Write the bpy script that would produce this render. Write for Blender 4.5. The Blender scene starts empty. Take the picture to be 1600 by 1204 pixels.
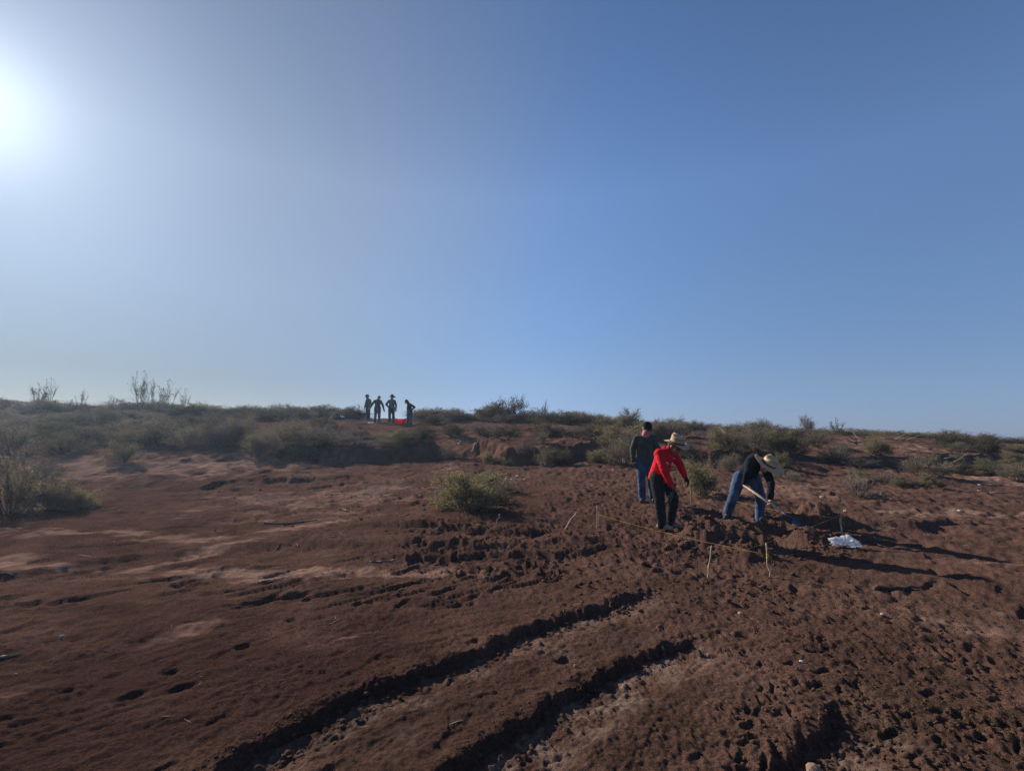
import bpy, math, random
import numpy as np
from mathutils import Vector, Matrix, Quaternion

S = bpy.context.scene
COL = S.collection
R = math.radians

# ------------------------------------------------------------------ camera
EYE = 1.55
FPX = 770.0                       # focal length in pixels of the 1600 px wide photograph
PITCH, ROLL = R(6.0), R(0.55)
cam_d = bpy.data.cameras.new('camera')
cam = bpy.data.objects.new('camera', cam_d)
COL.objects.link(cam)
cam_d.sensor_width = 36.0
cam_d.lens = 36.0 * FPX / 1600.0
cam_d.clip_start = 0.05
cam_d.clip_end = 12000.0
CAMROT = Matrix.Rotation(math.pi/2 + PITCH, 3, 'X') @ Matrix.Rotation(ROLL, 3, 'Z')
cam.matrix_world = Matrix.Translation((0, 0, EYE)) @ CAMROT.to_4x4()
S.camera = cam
S.cycles.use_adaptive_sampling = False
S.cycles.use_denoising = True; S.cycles.denoising_prefilter = 'NONE'      # keep the grain of the soil

# ------------------------------------------------------------------ daylight
SUN_AZ, SUN_EL = R(-50.0), R(24.8)       # azimuth measured from the view direction (+Y), negative = left
SUN = Vector((math.sin(SUN_AZ)*math.cos(SUN_EL), math.cos(SUN_AZ)*math.cos(SUN_EL), math.sin(SUN_EL)))
w = bpy.data.worlds.new('World'); S.world = w; w.use_nodes = True
nt = w.node_tree; nt.nodes.clear()
N = nt.nodes.new; LK = nt.links.new
wo = N('ShaderNodeOutputWorld'); bg = N('ShaderNodeBackground')
sky = N('ShaderNodeTexSky'); sky.sky_type = 'NISHITA'; sky.sun_disc = False
sky.sun_elevation = SUN_EL; sky.sun_rotation = SUN_AZ
sky.altitude = 0.0; sky.air_density = 1.0; sky.dust_density = 0.0; sky.ozone_density = 2.0
# the sky's own aureole round the sun (haze near the sea)
geo = N('ShaderNodeNewGeometry')
dot = N('ShaderNodeVectorMath'); dot.operation = 'DOT_PRODUCT'
LK(geo.outputs['Incoming'], dot.inputs[0]); dot.inputs[1].default_value = (-SUN.x, -SUN.y, -SUN.z)
def wm(op, a, b=None):
    n = N('ShaderNodeMath'); n.operation = op
    for i, v in enumerate((a, b)):
        if v is None: continue
        if isinstance(v, (int, float)): n.inputs[i].default_value = v
        else: LK(v, n.inputs[i])
    return n.outputs[0]
cosang = wm('MAXIMUM', dot.outputs['Value'], 0.0)
dirn = N('ShaderNodeVectorMath'); dirn.operation = 'SCALE'; dirn.inputs['Scale'].default_value = -1.0
LK(geo.outputs['Incoming'], dirn.inputs[0])
sepd = N('ShaderNodeSeparateXYZ'); LK(dirn.outputs[0], sepd.inputs[0])
def tint(stops):                     # colour of the air by height above the horizon (sine of elevation)
    r = N('ShaderNodeValToRGB'); LK(sepd.outputs['Z'], r.inputs[0]); e = r.color_ramp.elements
    while len(e) < len(stops): e.new(.5)
    for k, (p, c) in enumerate(stops):
        e[k].position = p; e[k].color = tuple(v*.28 for v in c)+(1,)
    return r.outputs[0]
T_far = tint([(0, (.54, .72, 1.52)), (.104, (.90, .99, 1.36)), (.26, (1.25, 1.38, 1.65)), (.45, (1.62, 1.76, 2.05)), (.7, (1.32, 1.52, 1.82))])
T_near = tint([(0, (.50, .47, .58)), (.104, (.74, .66, .70)), (.26, (1.54, 1.24, 1.12)), (.45, (2.3, 1.75, 1.45)), (.7, (2.1, 1.66, 1.44))])
mr = N('ShaderNodeMapRange'); mr.interpolation_type = 'SMOOTHSTEP'; LK(cosang, mr.inputs[0]); mr.inputs[1].default_value = .55; mr.inputs[2].default_value = .97
mx = N('ShaderNodeMix'); mx.data_type = 'RGBA'; LK(mr.outputs[0], mx.inputs[0]); LK(T_far, mx.inputs[6]); LK(T_near, mx.inputs[7])
mul = N('ShaderNodeVectorMath'); mul.operation = 'MULTIPLY'; LK(sky.outputs[0], mul.inputs[0]); LK(mx.outputs[2], mul.inputs[1])
mul2 = N('ShaderNodeVectorMath'); mul2.operation = 'SCALE'; mul2.inputs['Scale'].default_value = 2.0; LK(mul.outputs[0], mul2.inputs[0])
glow = wm('ADD', wm('MULTIPLY', wm('POWER', cosang, 40.0), 2.3), wm('MULTIPLY', wm('POWER', cosang, 300.0), 3.6))
gcol = N('ShaderNodeVectorMath'); gcol.operation = 'SCALE'; gcol.inputs[0].default_value = (0.88, 0.96, 1.0)
LK(glow, gcol.inputs['Scale'])
add = N('ShaderNodeVectorMath'); add.operation = 'ADD'
LK(mul2.outputs[0], add.inputs[0]); LK(gcol.outputs[0], add.inputs[1])
LK(add.outputs[0], bg.inputs['Color']); bg.inputs['Strength'].default_value = 0.08
LK(bg.outputs[0], wo.inputs['Surface'])
sl = bpy.data.lights.new('sun', 'SUN'); sl.energy = 5.0; sl.angle = R(0.53); sl.color = (1.0, 0.92, 0.80)
so = bpy.data.objects.new('sun', sl); COL.objects.link(so)
so.rotation_euler = SUN.to_track_quat('Z', 'Y').to_euler()
S.view_settings.view_transform = 'Standard'; S.view_settings.look = 'None'
S.view_settings.exposure = 0.644; S.view_settings.gamma = 1.0; S.view_settings.use_curve_mapping = False
# ------------------------------------------------------------------ noise
def _hash(ix, iy, seed):
    h = (ix.astype(np.int64)*374761393 + iy.astype(np.int64)*668265263 + seed*2147483647) & 0xffffffff
    h = ((h ^ (h >> 13))*1274126177) & 0xffffffff
    return ((h ^ (h >> 16)) & 0xffff).astype(np.float32)*np.float32(2*math.pi/65536)
def noise(x, y, seed=0):
    x = np.asarray(x, np.float32); y = np.asarray(y, np.float32)
    ix = np.floor(x); iy = np.floor(y); fx = x-ix; fy = y-iy
    u = fx*fx*fx*(fx*(fx*6-15)+10); v = fy*fy*fy*(fy*(fy*6-15)+10)
    def g(ax, ay):
        a = _hash(ix+ax, iy+ay, seed)
        return np.cos(a)*(fx-ax) + np.sin(a)*(fy-ay)
    a = g(0, 0); b = g(1, 0); c = g(0, 1); d = g(1, 1)
    return ((a+(b-a)*u) + ((c+(d-c)*u)-(a+(b-a)*u))*v)*1.5
def fbm(x, y, o=3, seed=0, gain=.5):
    s = 0; a = 1
    for k in range(o):
        s = s + a*noise(x*2**k+17.3*k, y*2**k-9.1*k, seed+k); a *= gain
    return s
def sst(a, b, x):
    t = np.clip((x-a)/(b-a), 0, 1); return t*t*(3-2*t)

# ------------------------------------------------------------------ lie of the land
def ray(px, py):
    return CAMROT @ Vector(((px-800)/FPX, -(py-602)/FPX, -1.0))
def P(px, py, Y):                    # the point of the place seen at a pixel, at depth Y
    d = ray(px, py); t = Y/d.y
    return Vector((d.x*t, Y, EYE + d.z*t))
CTRL = [(-300,760,13),(-300,690,20),(-300,650,27),(-300,628,33),
 (0,775,12),(0,705,19),(0,662,26),(0,630,33),(100,770,13),(100,718,17),(100,668,25),(100,633,33),
 (300,765,13),(300,716,18),(300,680,23),(300,640,33),(430,750,14.5),(430,708,19),(430,668,25),(430,645,33),
 (560,735,16),(560,716,19),(560,676,23.5),(590,661,29),(580,652,34),(640,663,29),(660,650,34),
 (650,715,19.5),(650,675,24),(760,722,17.5),(770,690,21.5),(770,664,27),(770,655,33),
 (900,745,14.5),(900,712,18),(900,680,22.5),(900,660,32),(1010,783,10.4),(1000,728,16),(1000,692,21),(1000,668,32),
 (1200,762,12.5),(1200,737,15.5),(1200,703,20),(1200,677,32),(1400,765,12.5),(1400,730,17),(1390,704,22),(1400,684,26),(1400,683,33),
 (1590,785,11.5),(1590,742,16),(1590,712,22),(1590,692,34),(1900,800,11.5),(1900,745,17),(1900,712,24),(1900,698,36),
 (1040,827,7.9),(1188,818,8.3)]
cp = [P(*c)[:] for c in CTRL]
for X_ in (-14, -7, -3, 0, 3, 7, 14):
    for Y_ in (-4, 0.5, 3, 5.5):
        cp.append((X_, Y_, 0.0))
for X_ in (-9, 9): cp.append((X_*.9, 8.0, 0.03))
for X_ in (-70, 70):
    for Y_, Z_ in ((-4, 0), (10, .1), (20, .9), (33, 1.6)): cp.append((X_, Y_, Z_))
cp = np.array(cp)
def _tps(r2): return np.where(r2 > 1e-9, .5*r2*np.log(np.maximum(r2, 1e-9)), 0)
n_ = len(cp)
A_ = np.zeros((n_+3, n_+3))
d2 = ((cp[:, None, :2]-cp[None, :, :2])**2).sum(-1)
A_[:n_, :n_] = _tps(d2) + np.eye(n_)*2.0
A_[:n_, n_] = 1; A_[:n_, n_+1:] = cp[:, :2]; A_[n_, :n_] = 1; A_[n_+1:, :n_] = cp[:, :2].T
W_ = np.linalg.solve(A_, np.concatenate([cp[:, 2], [0, 0, 0]]))
RIDGE = 33.0
def base(X, Y):
    X = np.asarray(X, np.float64); Y = np.asarray(Y, np.float64)
    Yc = np.clip(Y, -4, RIDGE); k = np.where(Y > RIDGE, RIDGE/np.maximum(Y, RIDGE), 1)
    Xc = np.clip(X*k, -60, 60)
    z = W_[n_] + W_[n_+1]*Xc + W_[n_+2]*Yc
    for i in range(n_):
        z = z + W_[i]*_tps((Xc-cp[i, 0])**2 + (Yc-cp[i, 1])**2)
    far = np.maximum(Y-RIDGE, 0)
    z = z - np.where(far > 0, 9.0*(1-np.exp(-far*.006)) + .02*np.minimum(far, 60), 0)
    return z
def G(px, py):                       # where the line of sight meets the ground
    d = ray(px, py)
    t = np.geomspace(1.0, 120, 1500)
    h = EYE + d.z*t - base(d.x*t, d.y*t)
    k = int(np.argmax(h < 0))
    if k == 0: raise ValueError((px, py))
    f = h[k-1]/(h[k-1]-h[k]); tt = t[k-1] + f*(t[k]-t[k-1])
    return Vector((d.x*tt, d.y*tt, EYE + d.z*tt))

# ------------------------------------------------------------------ polar sheet of ground
TH0, TH1, NTH = R(-58), R(58), 929
th = np.concatenate([np.linspace(TH0, TH1, NTH), np.linspace(TH1, TH0+2*math.pi, 34)[1:-1]])
rr = np.concatenate([np.linspace(.25, 1.5, 9)[:-1], 1/np.linspace(1/1.5, 1/10.0, 500), np.arange(10.09, 42, .09), np.geomspace(42.3, 6000, 46)])
NR, NT = len(rr), len(th)
RRg, THg = np.meshgrid(rr, th, indexing='ij')
X = (RRg*np.sin(THg)); Y = (RRg*np.cos(THg))
Z = np.zeros_like(X); 
Z[:, :] = base(X, Y)
BASE = Z.copy()
def poly(pts): return [G(*p) for p in pts]
def blob(x0, x1, y0, y1, k=1.0):
    c = G((x0+x1)/2, (y0+y1)/2); a = G((x0+x1)/2, y0); b = G((x0+x1)/2, y1)
    rx = (x1-x0)/2*c.y/FPX; ry = max(abs(a.y-b.y)/2, .15)
    return (c.x, c.y, rx, ry, k)
WXn = fbm(X/.7, Y/.7, 3, 71); WYn = fbm(X/.7, Y/.7, 3, 77)
def mask(blobs, warp=.25):
    m = np.zeros_like(X)
    for cx, cy, rx, ry, k in blobs:
        q = ((X+WXn*warp*rx*1.5-cx)/rx)**2 + ((Y+WYn*warp*ry*1.5-cy)/ry)**2
        m = np.maximum(m, k*np.exp(-q*.9))
    return m
def along(pts, rmax):                # signed distance s (right positive) and arc length t to a polyline, on the near rows
    k = int(np.searchsorted(rr, rmax)); x = X[:k]; y = Y[:k]
    best = np.full(x.shape, 1e9); s = np.zeros_like(x); t = np.zeros_like(x); L = 0
    for i, (a, b) in enumerate(zip(pts, pts[1:])):
        dx, dy = b.x-a.x, b.y-a.y; ln = math.hypot(dx, dy); dx /= ln; dy /= ln
        u = (x-a.x)*dx + (y-a.y)*dy; uc = np.clip(u, 0, ln)
        dd = np.hypot(x-a.x-uc*dx, y-a.y-uc*dy)
        m = dd < best; best = np.where(m, dd, best)
        s = np.where(m, np.where(((x-a.x)*dy - (y-a.y)*dx) > 0, dd, -dd), s)
        lo = u if i == 0 else uc; 
        if i == len(pts)-2: lo = np.where(u > ln, u, lo)
        t = np.where(m, L+lo, t); L += ln
    return k, s, t, L

mid = sst(.6, 2, RRg)
leftm = 1-sst(-1.5, 3.5, X-(Y-5)*.15)
CH = mask([blob(880,1180,765,870), blob(900,1180,860,930,.35), blob(700,900,770,860,.65), blob(860,1000,725,800,.8), blob(1180,1330,780,860), blob(600,800,820,880,.4),
           blob(1200,1420,690,800,.35), blob(420,640,715,800,.45), blob(930,1130,880,960,.25)])
CL = mask([blob(1180,1600,985,1204), blob(1100,1400,930,1050,.6), blob(1500,1700,930,1204,.8)], .5)
n_lo = fbm(X/3.1, Y/3.1, 3, 1)
Z += .06*n_lo*sst(2, 9, RRg) + .02*fbm(X/1.1, Y/1.1, 3, 5)*mid
ax = X*.74+Y*.67; bx = X*.67-Y*.74
n_s = fbm(ax/1.9, bx/.62, 3, 11)
def terrace(n, k):
    f = n*k; i = np.floor(f); return (i + sst(.72, 1, f-i))/k
Z += (terrace(n_s, 2.2)-n_s*.8)*(.022+.03*sst(6, 14, RRg))*mid*(.3+.7*leftm)
RG = .85+1.3*np.clip(fbm(X/.8, Y/.8, 3, 24)+.1, 0, 1)+.8*(1-leftm)
Z += (.0048*fbm(X/.05, Y/.05, 2, 23)*(1-sst(5, 9, RRg)) + .009*fbm(X/.12, Y/.12, 2, 27)*sst(3, 6, RRg)*(1-sst(16, 26, RRg)) + .016*fbm(X/.26, Y/.26, 3, 29)*sst(6, 11, RRg)*(1-sst(30, 40, RRg)))*RG
def worley(x, y, seed):
    ix = np.floor(x); iy = np.floor(y); f1 = np.full(x.shape, 9., np.float32); f2 = f1.copy(); idr = np.zeros(x.shape, np.float32); gx = idr.copy(); gy = idr.copy()
    for i in (-1, 0, 1):
        for j in (-1, 0, 1):
            a = _hash(ix+i, iy+j, seed); b = _hash(ix+i, iy+j, seed+9)
            dx = ix+i+.5+.45*np.cos(a)-x; dy = iy+j+.5+.45*np.sin(b)-y; d = dx*dx+dy*dy
            m = d < f1; f2 = np.where(m, f1, np.minimum(f2, d)); f1 = np.where(m, d, f1); idr = np.where(m, (a+b) % 1.0, idr); gx = np.where(m, dx*np.cos(b)+dy*np.sin(b), gx)
    return np.sqrt(f1), np.sqrt(f2), idr, gx
KN = int(np.searchsorted(rr, 10.5)); xs = X[:KN]+.03*WXn[:KN] if False else X[:KN]; ys = Y[:KN]
_wx = .35*fbm(xs/.12, ys/.12, 2, 101); _wy = .35*fbm(xs/.12, ys/.12, 2, 103)
def clodfield(sc, seed):
    f1, f2, idr, g = worley(xs/sc+_wx, ys/sc+_wy, seed)
    return ((idr-.45)*.34 + g*.55 - .30*np.exp(-(f2-f1)/.10))*sc
n_t = fbm(ax/.7, bx/.28, 3, 15)
Z += (terrace(n_t, 2.5)-n_t*.85)*.012*mid
Z += .005*fbm(X/.13, Y/.13, 2, 21)*(1-sst(12, 25, RRg)) + .03*fbm(X/.6, Y/.6, 3, 25)*sst(11, 20, RRg)
rg = 1-np.abs(fbm(X/.34, Y/.34, 3, 31)); rg2 = 1-np.abs(fbm(X/.16, Y/.16, 2, 35))
Z += CH*(.026*(rg-.75)*(.4+.9*np.clip(fbm(X/1.2, Y/1.2, 2, 33)+.5, 0, 1)) + .022*(rg2-.75) + .02*fbm(X/.09, Y/.09, 2, 37))*sst(3, 5, RRg)
rc = np.abs(fbm(X/.07, Y/.07, 3, 41)); rc2 = fbm(X/.34, Y/.34, 4, 45)
CLP = np.clip(.25+1.3*fbm(X/.45, Y/.45, 3, 107), .12, 1)
Z += CL*(.010*(rc-.3) + .03*terrace(rc2, 2.0))*CLP
_sel = np.clip(.55+1.2*fbm(xs/.5, ys/.5, 2, 105), 0, 1)
Z[:KN] += CL[:KN]*CLP[:KN]*(clodfield(.075, 111)*.75*_sel + clodfield(.035, 113)*.8) + CH[:KN]*sst(3, 5, RRg[:KN])*(clodfield(.11, 115)*.22*_sel + clodfield(.055, 117)*.35)
Z += .07*fbm(X/1.3, Y/1.3, 4, 47)*sst(13, 20, RRg)*(1-sst(40, 50, RRg))

# wheel ruts: steep wall on the sun side, crumbly crusted floor
PALE = np.zeros_like(X); WALL = np.zeros_like(X)
def rut(pts, W, D, fade0, fade1, teeth=None, pale=.62):
    k, s, t, L = along(pts, 8.0); x = X[:k]; y = Y[:k]
    s = s + .042*fbm(x/.2, y/.2, 4, 51, .7) + .05*noise(x/.8, y/.8, 55) + .008*noise(x/.03, y/.03, 56)
    d = D*sst(-.01, fade0, t)*(1-sst(L-fade1, L, t))*(1+.16*noise(x/.45, y/.45, 57))
    prof = sst(-.012, .03, s) - sst(W*.45, W+.12, s)
    fl = sst(.02, .08, s)*(1-sst(W*.7, W+.05, s))
    Z[:k] += -d*prof + fl*.022*np.abs(fbm(x/.09, y/.09, 3, 59))*(d/D)
    Z[:k] += .4*d*np.exp(-((s+.05)/.07)**2)*(s < .01)*(.5+noise(x/.2, y/.2, 61))
    if teeth:
        te = sst(L-teeth, L-teeth+.1, t)*(1-sst(L+.2, L+.4, t))*(s > -.03)*(s < .26)
        Z[:k] += -te*.035*(np.sin(t*2*math.pi/.11) > -.1)*sst(-.03, .02, s)*(1-sst(.12, .26, s))
    PALE[:k] = np.maximum(PALE[:k], pale*sst(.02, .08, s)*(1-sst(W*.85, W+.16, s+.06*noise(x/.12, y/.12, 58)))*np.clip(d/D, 0, 1)); WALL[:k] = np.maximum(WALL[:k], (1-sst(.03, .09, np.abs(s-.01)))*np.clip(d/D, 0, 1))
RUT1 = poly([(250,1260),(335,1200),(420,1150),(500,1105),(600,1064),(700,1028),(800,990),(860,968),(940,945),(1045,920)])
RUT2 = poly([(650,1260),(700,1204),(770,1150),(830,1108),(880,1078),(940,1050),(1000,1022),(1050,1004),(1085,995)])
RUT3 = poly([(1180,1260),(1215,1204),(1255,1165),(1290,1125),(1330,1090)])
rut(RUT1, .27, .060, .1, .7)
rut(RUT2, .36, .056, .1, .12, pale=.95)
rut(RUT3, .3, .055, .1, .35)
def teeth(p0, p1, n, ln, wd, dep):
    for i in range(n):
        f = i/(n-1); c = G(p0[0]+(p1[0]-p0[0])*f, p0[1]+(p1[1]-p0[1])*f)
        STAMPS.append((c.x, c.y, ln, wd, dep, R(-28), .3))

# low scarps: the far side stands higher
def scarp(pts, h, L, wob, rmax, w=.06):
    k, s, t, Ln = along(pts, rmax); x = X[:k]; y = Y[:k]
    s = -s + wob*fbm(x/(wob*6), y/(wob*6), 5, 63, .55) + .012*fbm(x/.12, y/.12, 2, 65)
    e = sst(-.05*Ln, .12*Ln, t)*(1-sst(.88*Ln, 1.05*Ln, t))*(np.clip(.8+.7*noise(t/1.3, t*0+h*50, 67), .55, 1.2) if rmax < 20 else 1)
    Z[:k] += h*e*(sst(-w, w, s)*np.exp(-np.maximum(s, 0)/L) - .35*np.exp(-((s+w*1.5)/(w*4))**2))
scarp(poly([(540,824),(600,826),(680,828),(760,833),(860,834)]), .085, 1.2, .12, 12)
scarp(poly([(600,866),(700,868),(800,862),(900,862),(960,858)]), .08, .7, .12, 11)
scarp(poly([(1280,800),(1340,812),(1420,822),(1500,816),(1600,818)]), .10, .9, .10, 12)
scarp(poly([(300,765),(380,748),(450,752),(540,745)]), .12, 1.5, .15, 18, .1)
scarp(poly([(430,708),(520,714),(560,717),(620,719),(668,712),(690,697)]), .55, 2.5, .25, 27, .16)
scarp(poly([(735,700),(790,716),(850,716),(900,709),(950,703)]), .55, 2.2, .25, 27, .16)
scarp(poly([(1040,708),(1090,714),(1150,716),(1220,716)]), .35, 2, .2, 27, .14)
scarp(poly([(1310,722),(1380,727),(1470,722),(1600,718)]), .35, 2.2, .2, 30, .14)
scarp(poly([(300,856),(450,850),(600,850),(780,852),(960,850)]), .10, 1.0, .10, 12, .2)
scarp(poly([(-40,905),(60,893),(180,872),(330,858)]), .07, .9, .10, 12, .12)

# the dig: pit, spoil heaps
EXC = np.zeros_like(X)
def mound(px, py, rx, ry, h, rough=.35):
    c = G(px, py); k0, k1 = np.searchsorted(rr, [max(c.length-4.5, 1), c.length+3])
    x = X[k0:k1]; y = Y[k0:k1]
    wx = x + .10*fbm(x/.35, y/.35, 3, 81); wy = y + .10*fbm(x/.35, y/.35, 3, 83)
    q = np.sqrt(((wx-c.x)/rx)**2 + ((wy-c.y)/ry)**2)
    g = np.exp(-q**2.4)
    Z[k0:k1] += h*g*(1 + rough*fbm(x/.2, y/.2, 3, 85)); EXC[k0:k1] = np.maximum(EXC[k0:k1], g)
mound(1170, 838, .60, .35, -.30)
mound(1120, 800, .6, .28, -.16)
mound(1225, 822, .42, .30, -.22)
mound(1112, 846, .42, .30, .32)
mound(1165, 866, .30, .22, .12)
mound(1262, 834, .30, .22, .17)
mound(1278, 812, .45, .30, .30)
mound(1060, 812, .4, .3, .08)

# prints, dents and little scarplets
rs = np.random.RandomState(4)
STAMPS = []      # x, y, half length, half width, depth, heading, steepness
teeth((1066,1010), (1086,1012), 4, .085, .017, .055); teeth((1094,996), (1134,988), 5, .055, .016, .045)
def scatter(n, x0, x1, y0, y1, l, wd, dep, hd, sp, steep=0.0):
    k = 0
    while k < n:
        px, py = rs.uniform(x0, x1), rs.uniform(y0, y1)
        try: c = G(px, py)
        except ValueError: continue
        if rs.rand() > min(1, .25+c.y/12): continue
        STAMPS.append((c.x, c.y, rs.uniform(*l), rs.uniform(*wd), rs.uniform(*dep), hd+rs.normal(0, sp), steep)); k += 1
for px, py, l in ((455,966,.11),(380,1010,.11),(268,1048,.09),(205,1084,.15),(285,1072,.18),(560,938,.09),(628,924,.08),(740,915,.1),(735,940,.13),
                  (745,1000,.08),(105,1075,.1),(60,950,.3),(115,945,.25),(20,985,.2),(300,880,.2),(275,902,.3),(240,905,.22),(330,868,.22),(35,905,.35),(100,895,.3),
                  (480,935,.1),(690,930,.09),(690,890,.12),(720,880,.12),(742,900,.14),(650,850,.16),(850,1000,.1),(1035,980,.07),(880,1030,.14),(965,880,.12),(955,905,.12),(1000,915,.1),(1290,895,.12),(1395,918,.05)):
    c = G(px, py); STAMPS.append((c.x, c.y, l*.55, .015+.12*l if l < .16 else .026, .03, R(46), .6))
scatter(210, -40, 900, 730, 945, (.10, .55), (.014, .04), (.02, .055), R(44), .2, 1.0)
scatter(45, 0, 900, 960, 1200, (.03, .14), (.015, .04), (.004, .012), R(44), .4, .7)
scatter(100, 860, 1240, 735, 900, (.07, .15), (.03, .07), (.015, .05), R(60), 1.0, .3)
scatter(110, 640, 900, 820, 900, (.07, .16), (.03, .07), (.015, .055), R(60), 1.0, .3)
scatter(60, 880, 1000, 700, 790, (.10, .17), (.06, .10), (.03, .06), R(60), 1.0, .3)
scatter(60, 1220, 1640, 745, 960, (.08, .3), (.04, .08), (.015, .04), R(60), .5, .6)
scatter(110, 1150, 1640, 950, 1200, (.03, .10), (.010, .028), (.010, .028), R(55), .7, .6)
scatter(160, 300, 800, 715, 800, (.15, .4), (.05, .10), (.02, .05), R(50), .4, .8)
for cx, cy, hl, hw, dep, hd, steep in STAMPS:
    rc_ = math.hypot(cx, cy); tc = math.atan2(cx, cy); ext = max(hl, hw*3)*1.5
    i0, i1 = np.searchsorted(rr, [rc_-ext, rc_+ext]); da = math.asin(min(.99, ext/rc_))
    j0 = max(0, int((tc-da-TH0)/(TH1-TH0)*(NTH-1))); j1 = min(NTH, int((tc+da-TH0)/(TH1-TH0)*(NTH-1))+2)
    if i1 <= i0 or j1 <= j0: continue
    x = X[i0:i1, j0:j1]-cx; y = Y[i0:i1, j0:j1]-cy
    wb = WXn[i0:i1, j0:j1]
    ca, sa = math.cos(hd), math.sin(hd)
    a = (x*ca+y*sa)/hl; b = ((x*sa-y*ca)+wb*hw*.5)/hw            # b grows away from the sun
    if steep > .5: f = np.clip(1-a*a, 0, 1)*sst(-1.0, -.55, b)*(1-sst(-.3, 2.6, b))
    else:
        q = a*a+b*b; f = (1-sst(.35, 1.2, q)) - .3*np.exp(-((np.sqrt(q)-1.35)/.3)**2)
    Z[i0:i1, j0:j1] -= dep*f

# ------------------------------------------------------------------ ground colours (dirt, sand, moss, salt crust)
SAND = mask([blob(280,450,705,740,.7), blob(60,250,712,745,.6), blob(400,640,760,800,.35), blob(1080,1330,755,775,.4),
             blob(1480,1640,735,760,.6), blob(690,720,725,735,.6), blob(1330,1480,690,715,.45), blob(430,620,690,730,.3)], .8)
def band(pts, hw, k, rmax=16):       # long streak of pale sand
    n, s, t, L = along(poly(pts), rmax)
    s = s + hw*(1.1*fbm(ax[:n]/1.3, bx[:n]/.5, 4, 121, .6) + .5*fbm(X[:n]/.16, Y[:n]/.16, 3, 125))
    w = hw*(.75+.9*np.clip(noise(t/1.1, t*0+k*30, 123)+.2, -.4, 1))
    SAND[:n] = np.maximum(SAND[:n], k*.8*(1-sst(.1, 1.9, np.abs(s)/w))*np.clip(.75+.9*fbm(ax[:n]/.9, bx[:n]/.3, 4, 127), .1, 1)*sst(-.3, .5, t)*(1-sst(L-.5, L+.3, t)))
band([(-60,880),(120,888),(260,893),(420,893),(600,890),(780,893)], .17, .85)
band([(-60,830),(150,834),(300,840),(440,828),(580,806)], .24, .7)
band([(150,905),(240,880),(330,862),(420,838)], .15, .7)
band([(215,1012),(300,985),(365,966)], .07, .7); band([(470,1012),(530,1000),(590,985)], .05, .5); band([(-40,1105),(30,1080),(90,1062)], .08, .6)
band([(150,735),(330,722),(450,713),(570,722)], .4, .7, 24)
band([(1360,800),(1480,802),(1640,800)], .24, .75); band([(1440,872),(1530,876),(1640,880)], .10, .5)
band([(1370,940),(1450,965),(1520,990),(1640,1004)], .12, .65); band([(1080,772),(1200,764),(1330,760)], .3, .45)
SAND = np.clip(SAND*(.75+.8*np.abs(fbm(ax/1.1, bx/.24, 4, 91))), 0, 1)
SALT = mask([blob(380,450,770,790,.9), blob(560,620,755,775,.9), blob(50,100,712,722,.8), blob(460,520,735,750,.5), blob(1040,1130,755,800,.2),
             blob(1140,1200,1045,1085,.45), blob(1500,1600,945,1010,.28), blob(590,720,1090,1150,.4), blob(800,960,990,1020,.35)], .9)
SALT = np.clip(SALT*(.35+1.6*np.maximum(0, fbm(X/.33, Y/.33, 4, 95)+.15)), 0, 1)
MOSS = mask([blob(1010,1200,1065,1204), blob(1280,1620,1040,1204), blob(1420,1600,915,990,.5), blob(1300,1600,880,915,.3), blob(380,640,1100,1204,.35), blob(1220,1400,830,870,.25)], .6)
MOSS = np.clip(MOSS*(.5+.9*fbm(X/.25, Y/.25, 4, 97)), 0, 1)
DARKER = np.clip(mask([blob(-100,780,925,1204), blob(-200,420,800,880,.6), blob(100,420,705,830,.45), blob(560,1000,745,870,.4), blob(640,900,1010,1204,.6)], .5)*1.5, 0, 1)  # broad areas where the ground colour is set darker
PALE *= np.clip(.55+.9*fbm(X/.2, Y/.2, 3, 99), 0, 1)
SALT = np.maximum(SALT*(1-WALL), np.clip(PALE, 0, 1))

def zat(x, y):
    r_ = math.hypot(x, y); t_ = math.atan2(x, y)
    i = int(np.clip(np.searchsorted(rr, r_)-1, 0, NR-2)); u = (r_-rr[i])/(rr[i+1]-rr[i])
    q = (t_-TH0)/(TH1-TH0)*(NTH-1); j = int(np.clip(math.floor(q), 0, NTH-2)); v = min(max(q-j, 0), 1)
    return float((Z[i, j]*(1-u)+Z[i+1, j]*u)*(1-v) + (Z[i, j+1]*(1-u)+Z[i+1, j+1]*u)*v)
def ground(px, py):
    g = G(px, py); g.z = zat(g.x, g.y); return g

def mesh_np(name, co, faces, smooth=False):
    me = bpy.data.meshes.new(name)
    co = np.asarray(co, np.float32); faces = np.asarray(faces, np.int32)
    me.vertices.add(len(co)); me.vertices.foreach_set('co', co.ravel())
    k = faces.shape[1]
    me.loops.add(faces.size); me.loops.foreach_set('vertex_index', faces.ravel())
    me.polygons.add(len(faces)); me.polygons.foreach_set('loop_start', np.arange(len(faces), dtype=np.int32)*k)
    if smooth: me.polygons.foreach_set('use_smooth', np.ones(len(faces), bool))
    me.update(); me.validate(); return me
def link(name, me, mat=None, parent=None):
    o = bpy.data.objects.new(name, me); COL.objects.link(o)
    if mat is not None:
        me.materials.clear(); me.materials.append(mat)
    if parent is not None: o.parent = parent
    return o
def tag(o, label=None, cat=None, group=None, kind=None):
    for k, v in (('label', label), ('category', cat), ('group', group), ('kind', kind)):
        if v: o[k] = v
    return o
def empty(name, loc, rz=0):
    o = bpy.data.objects.new(name, None); COL.objects.link(o); o.location = loc; o.rotation_euler = (0, 0, rz)
    o.empty_display_size = .1
    return o

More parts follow.
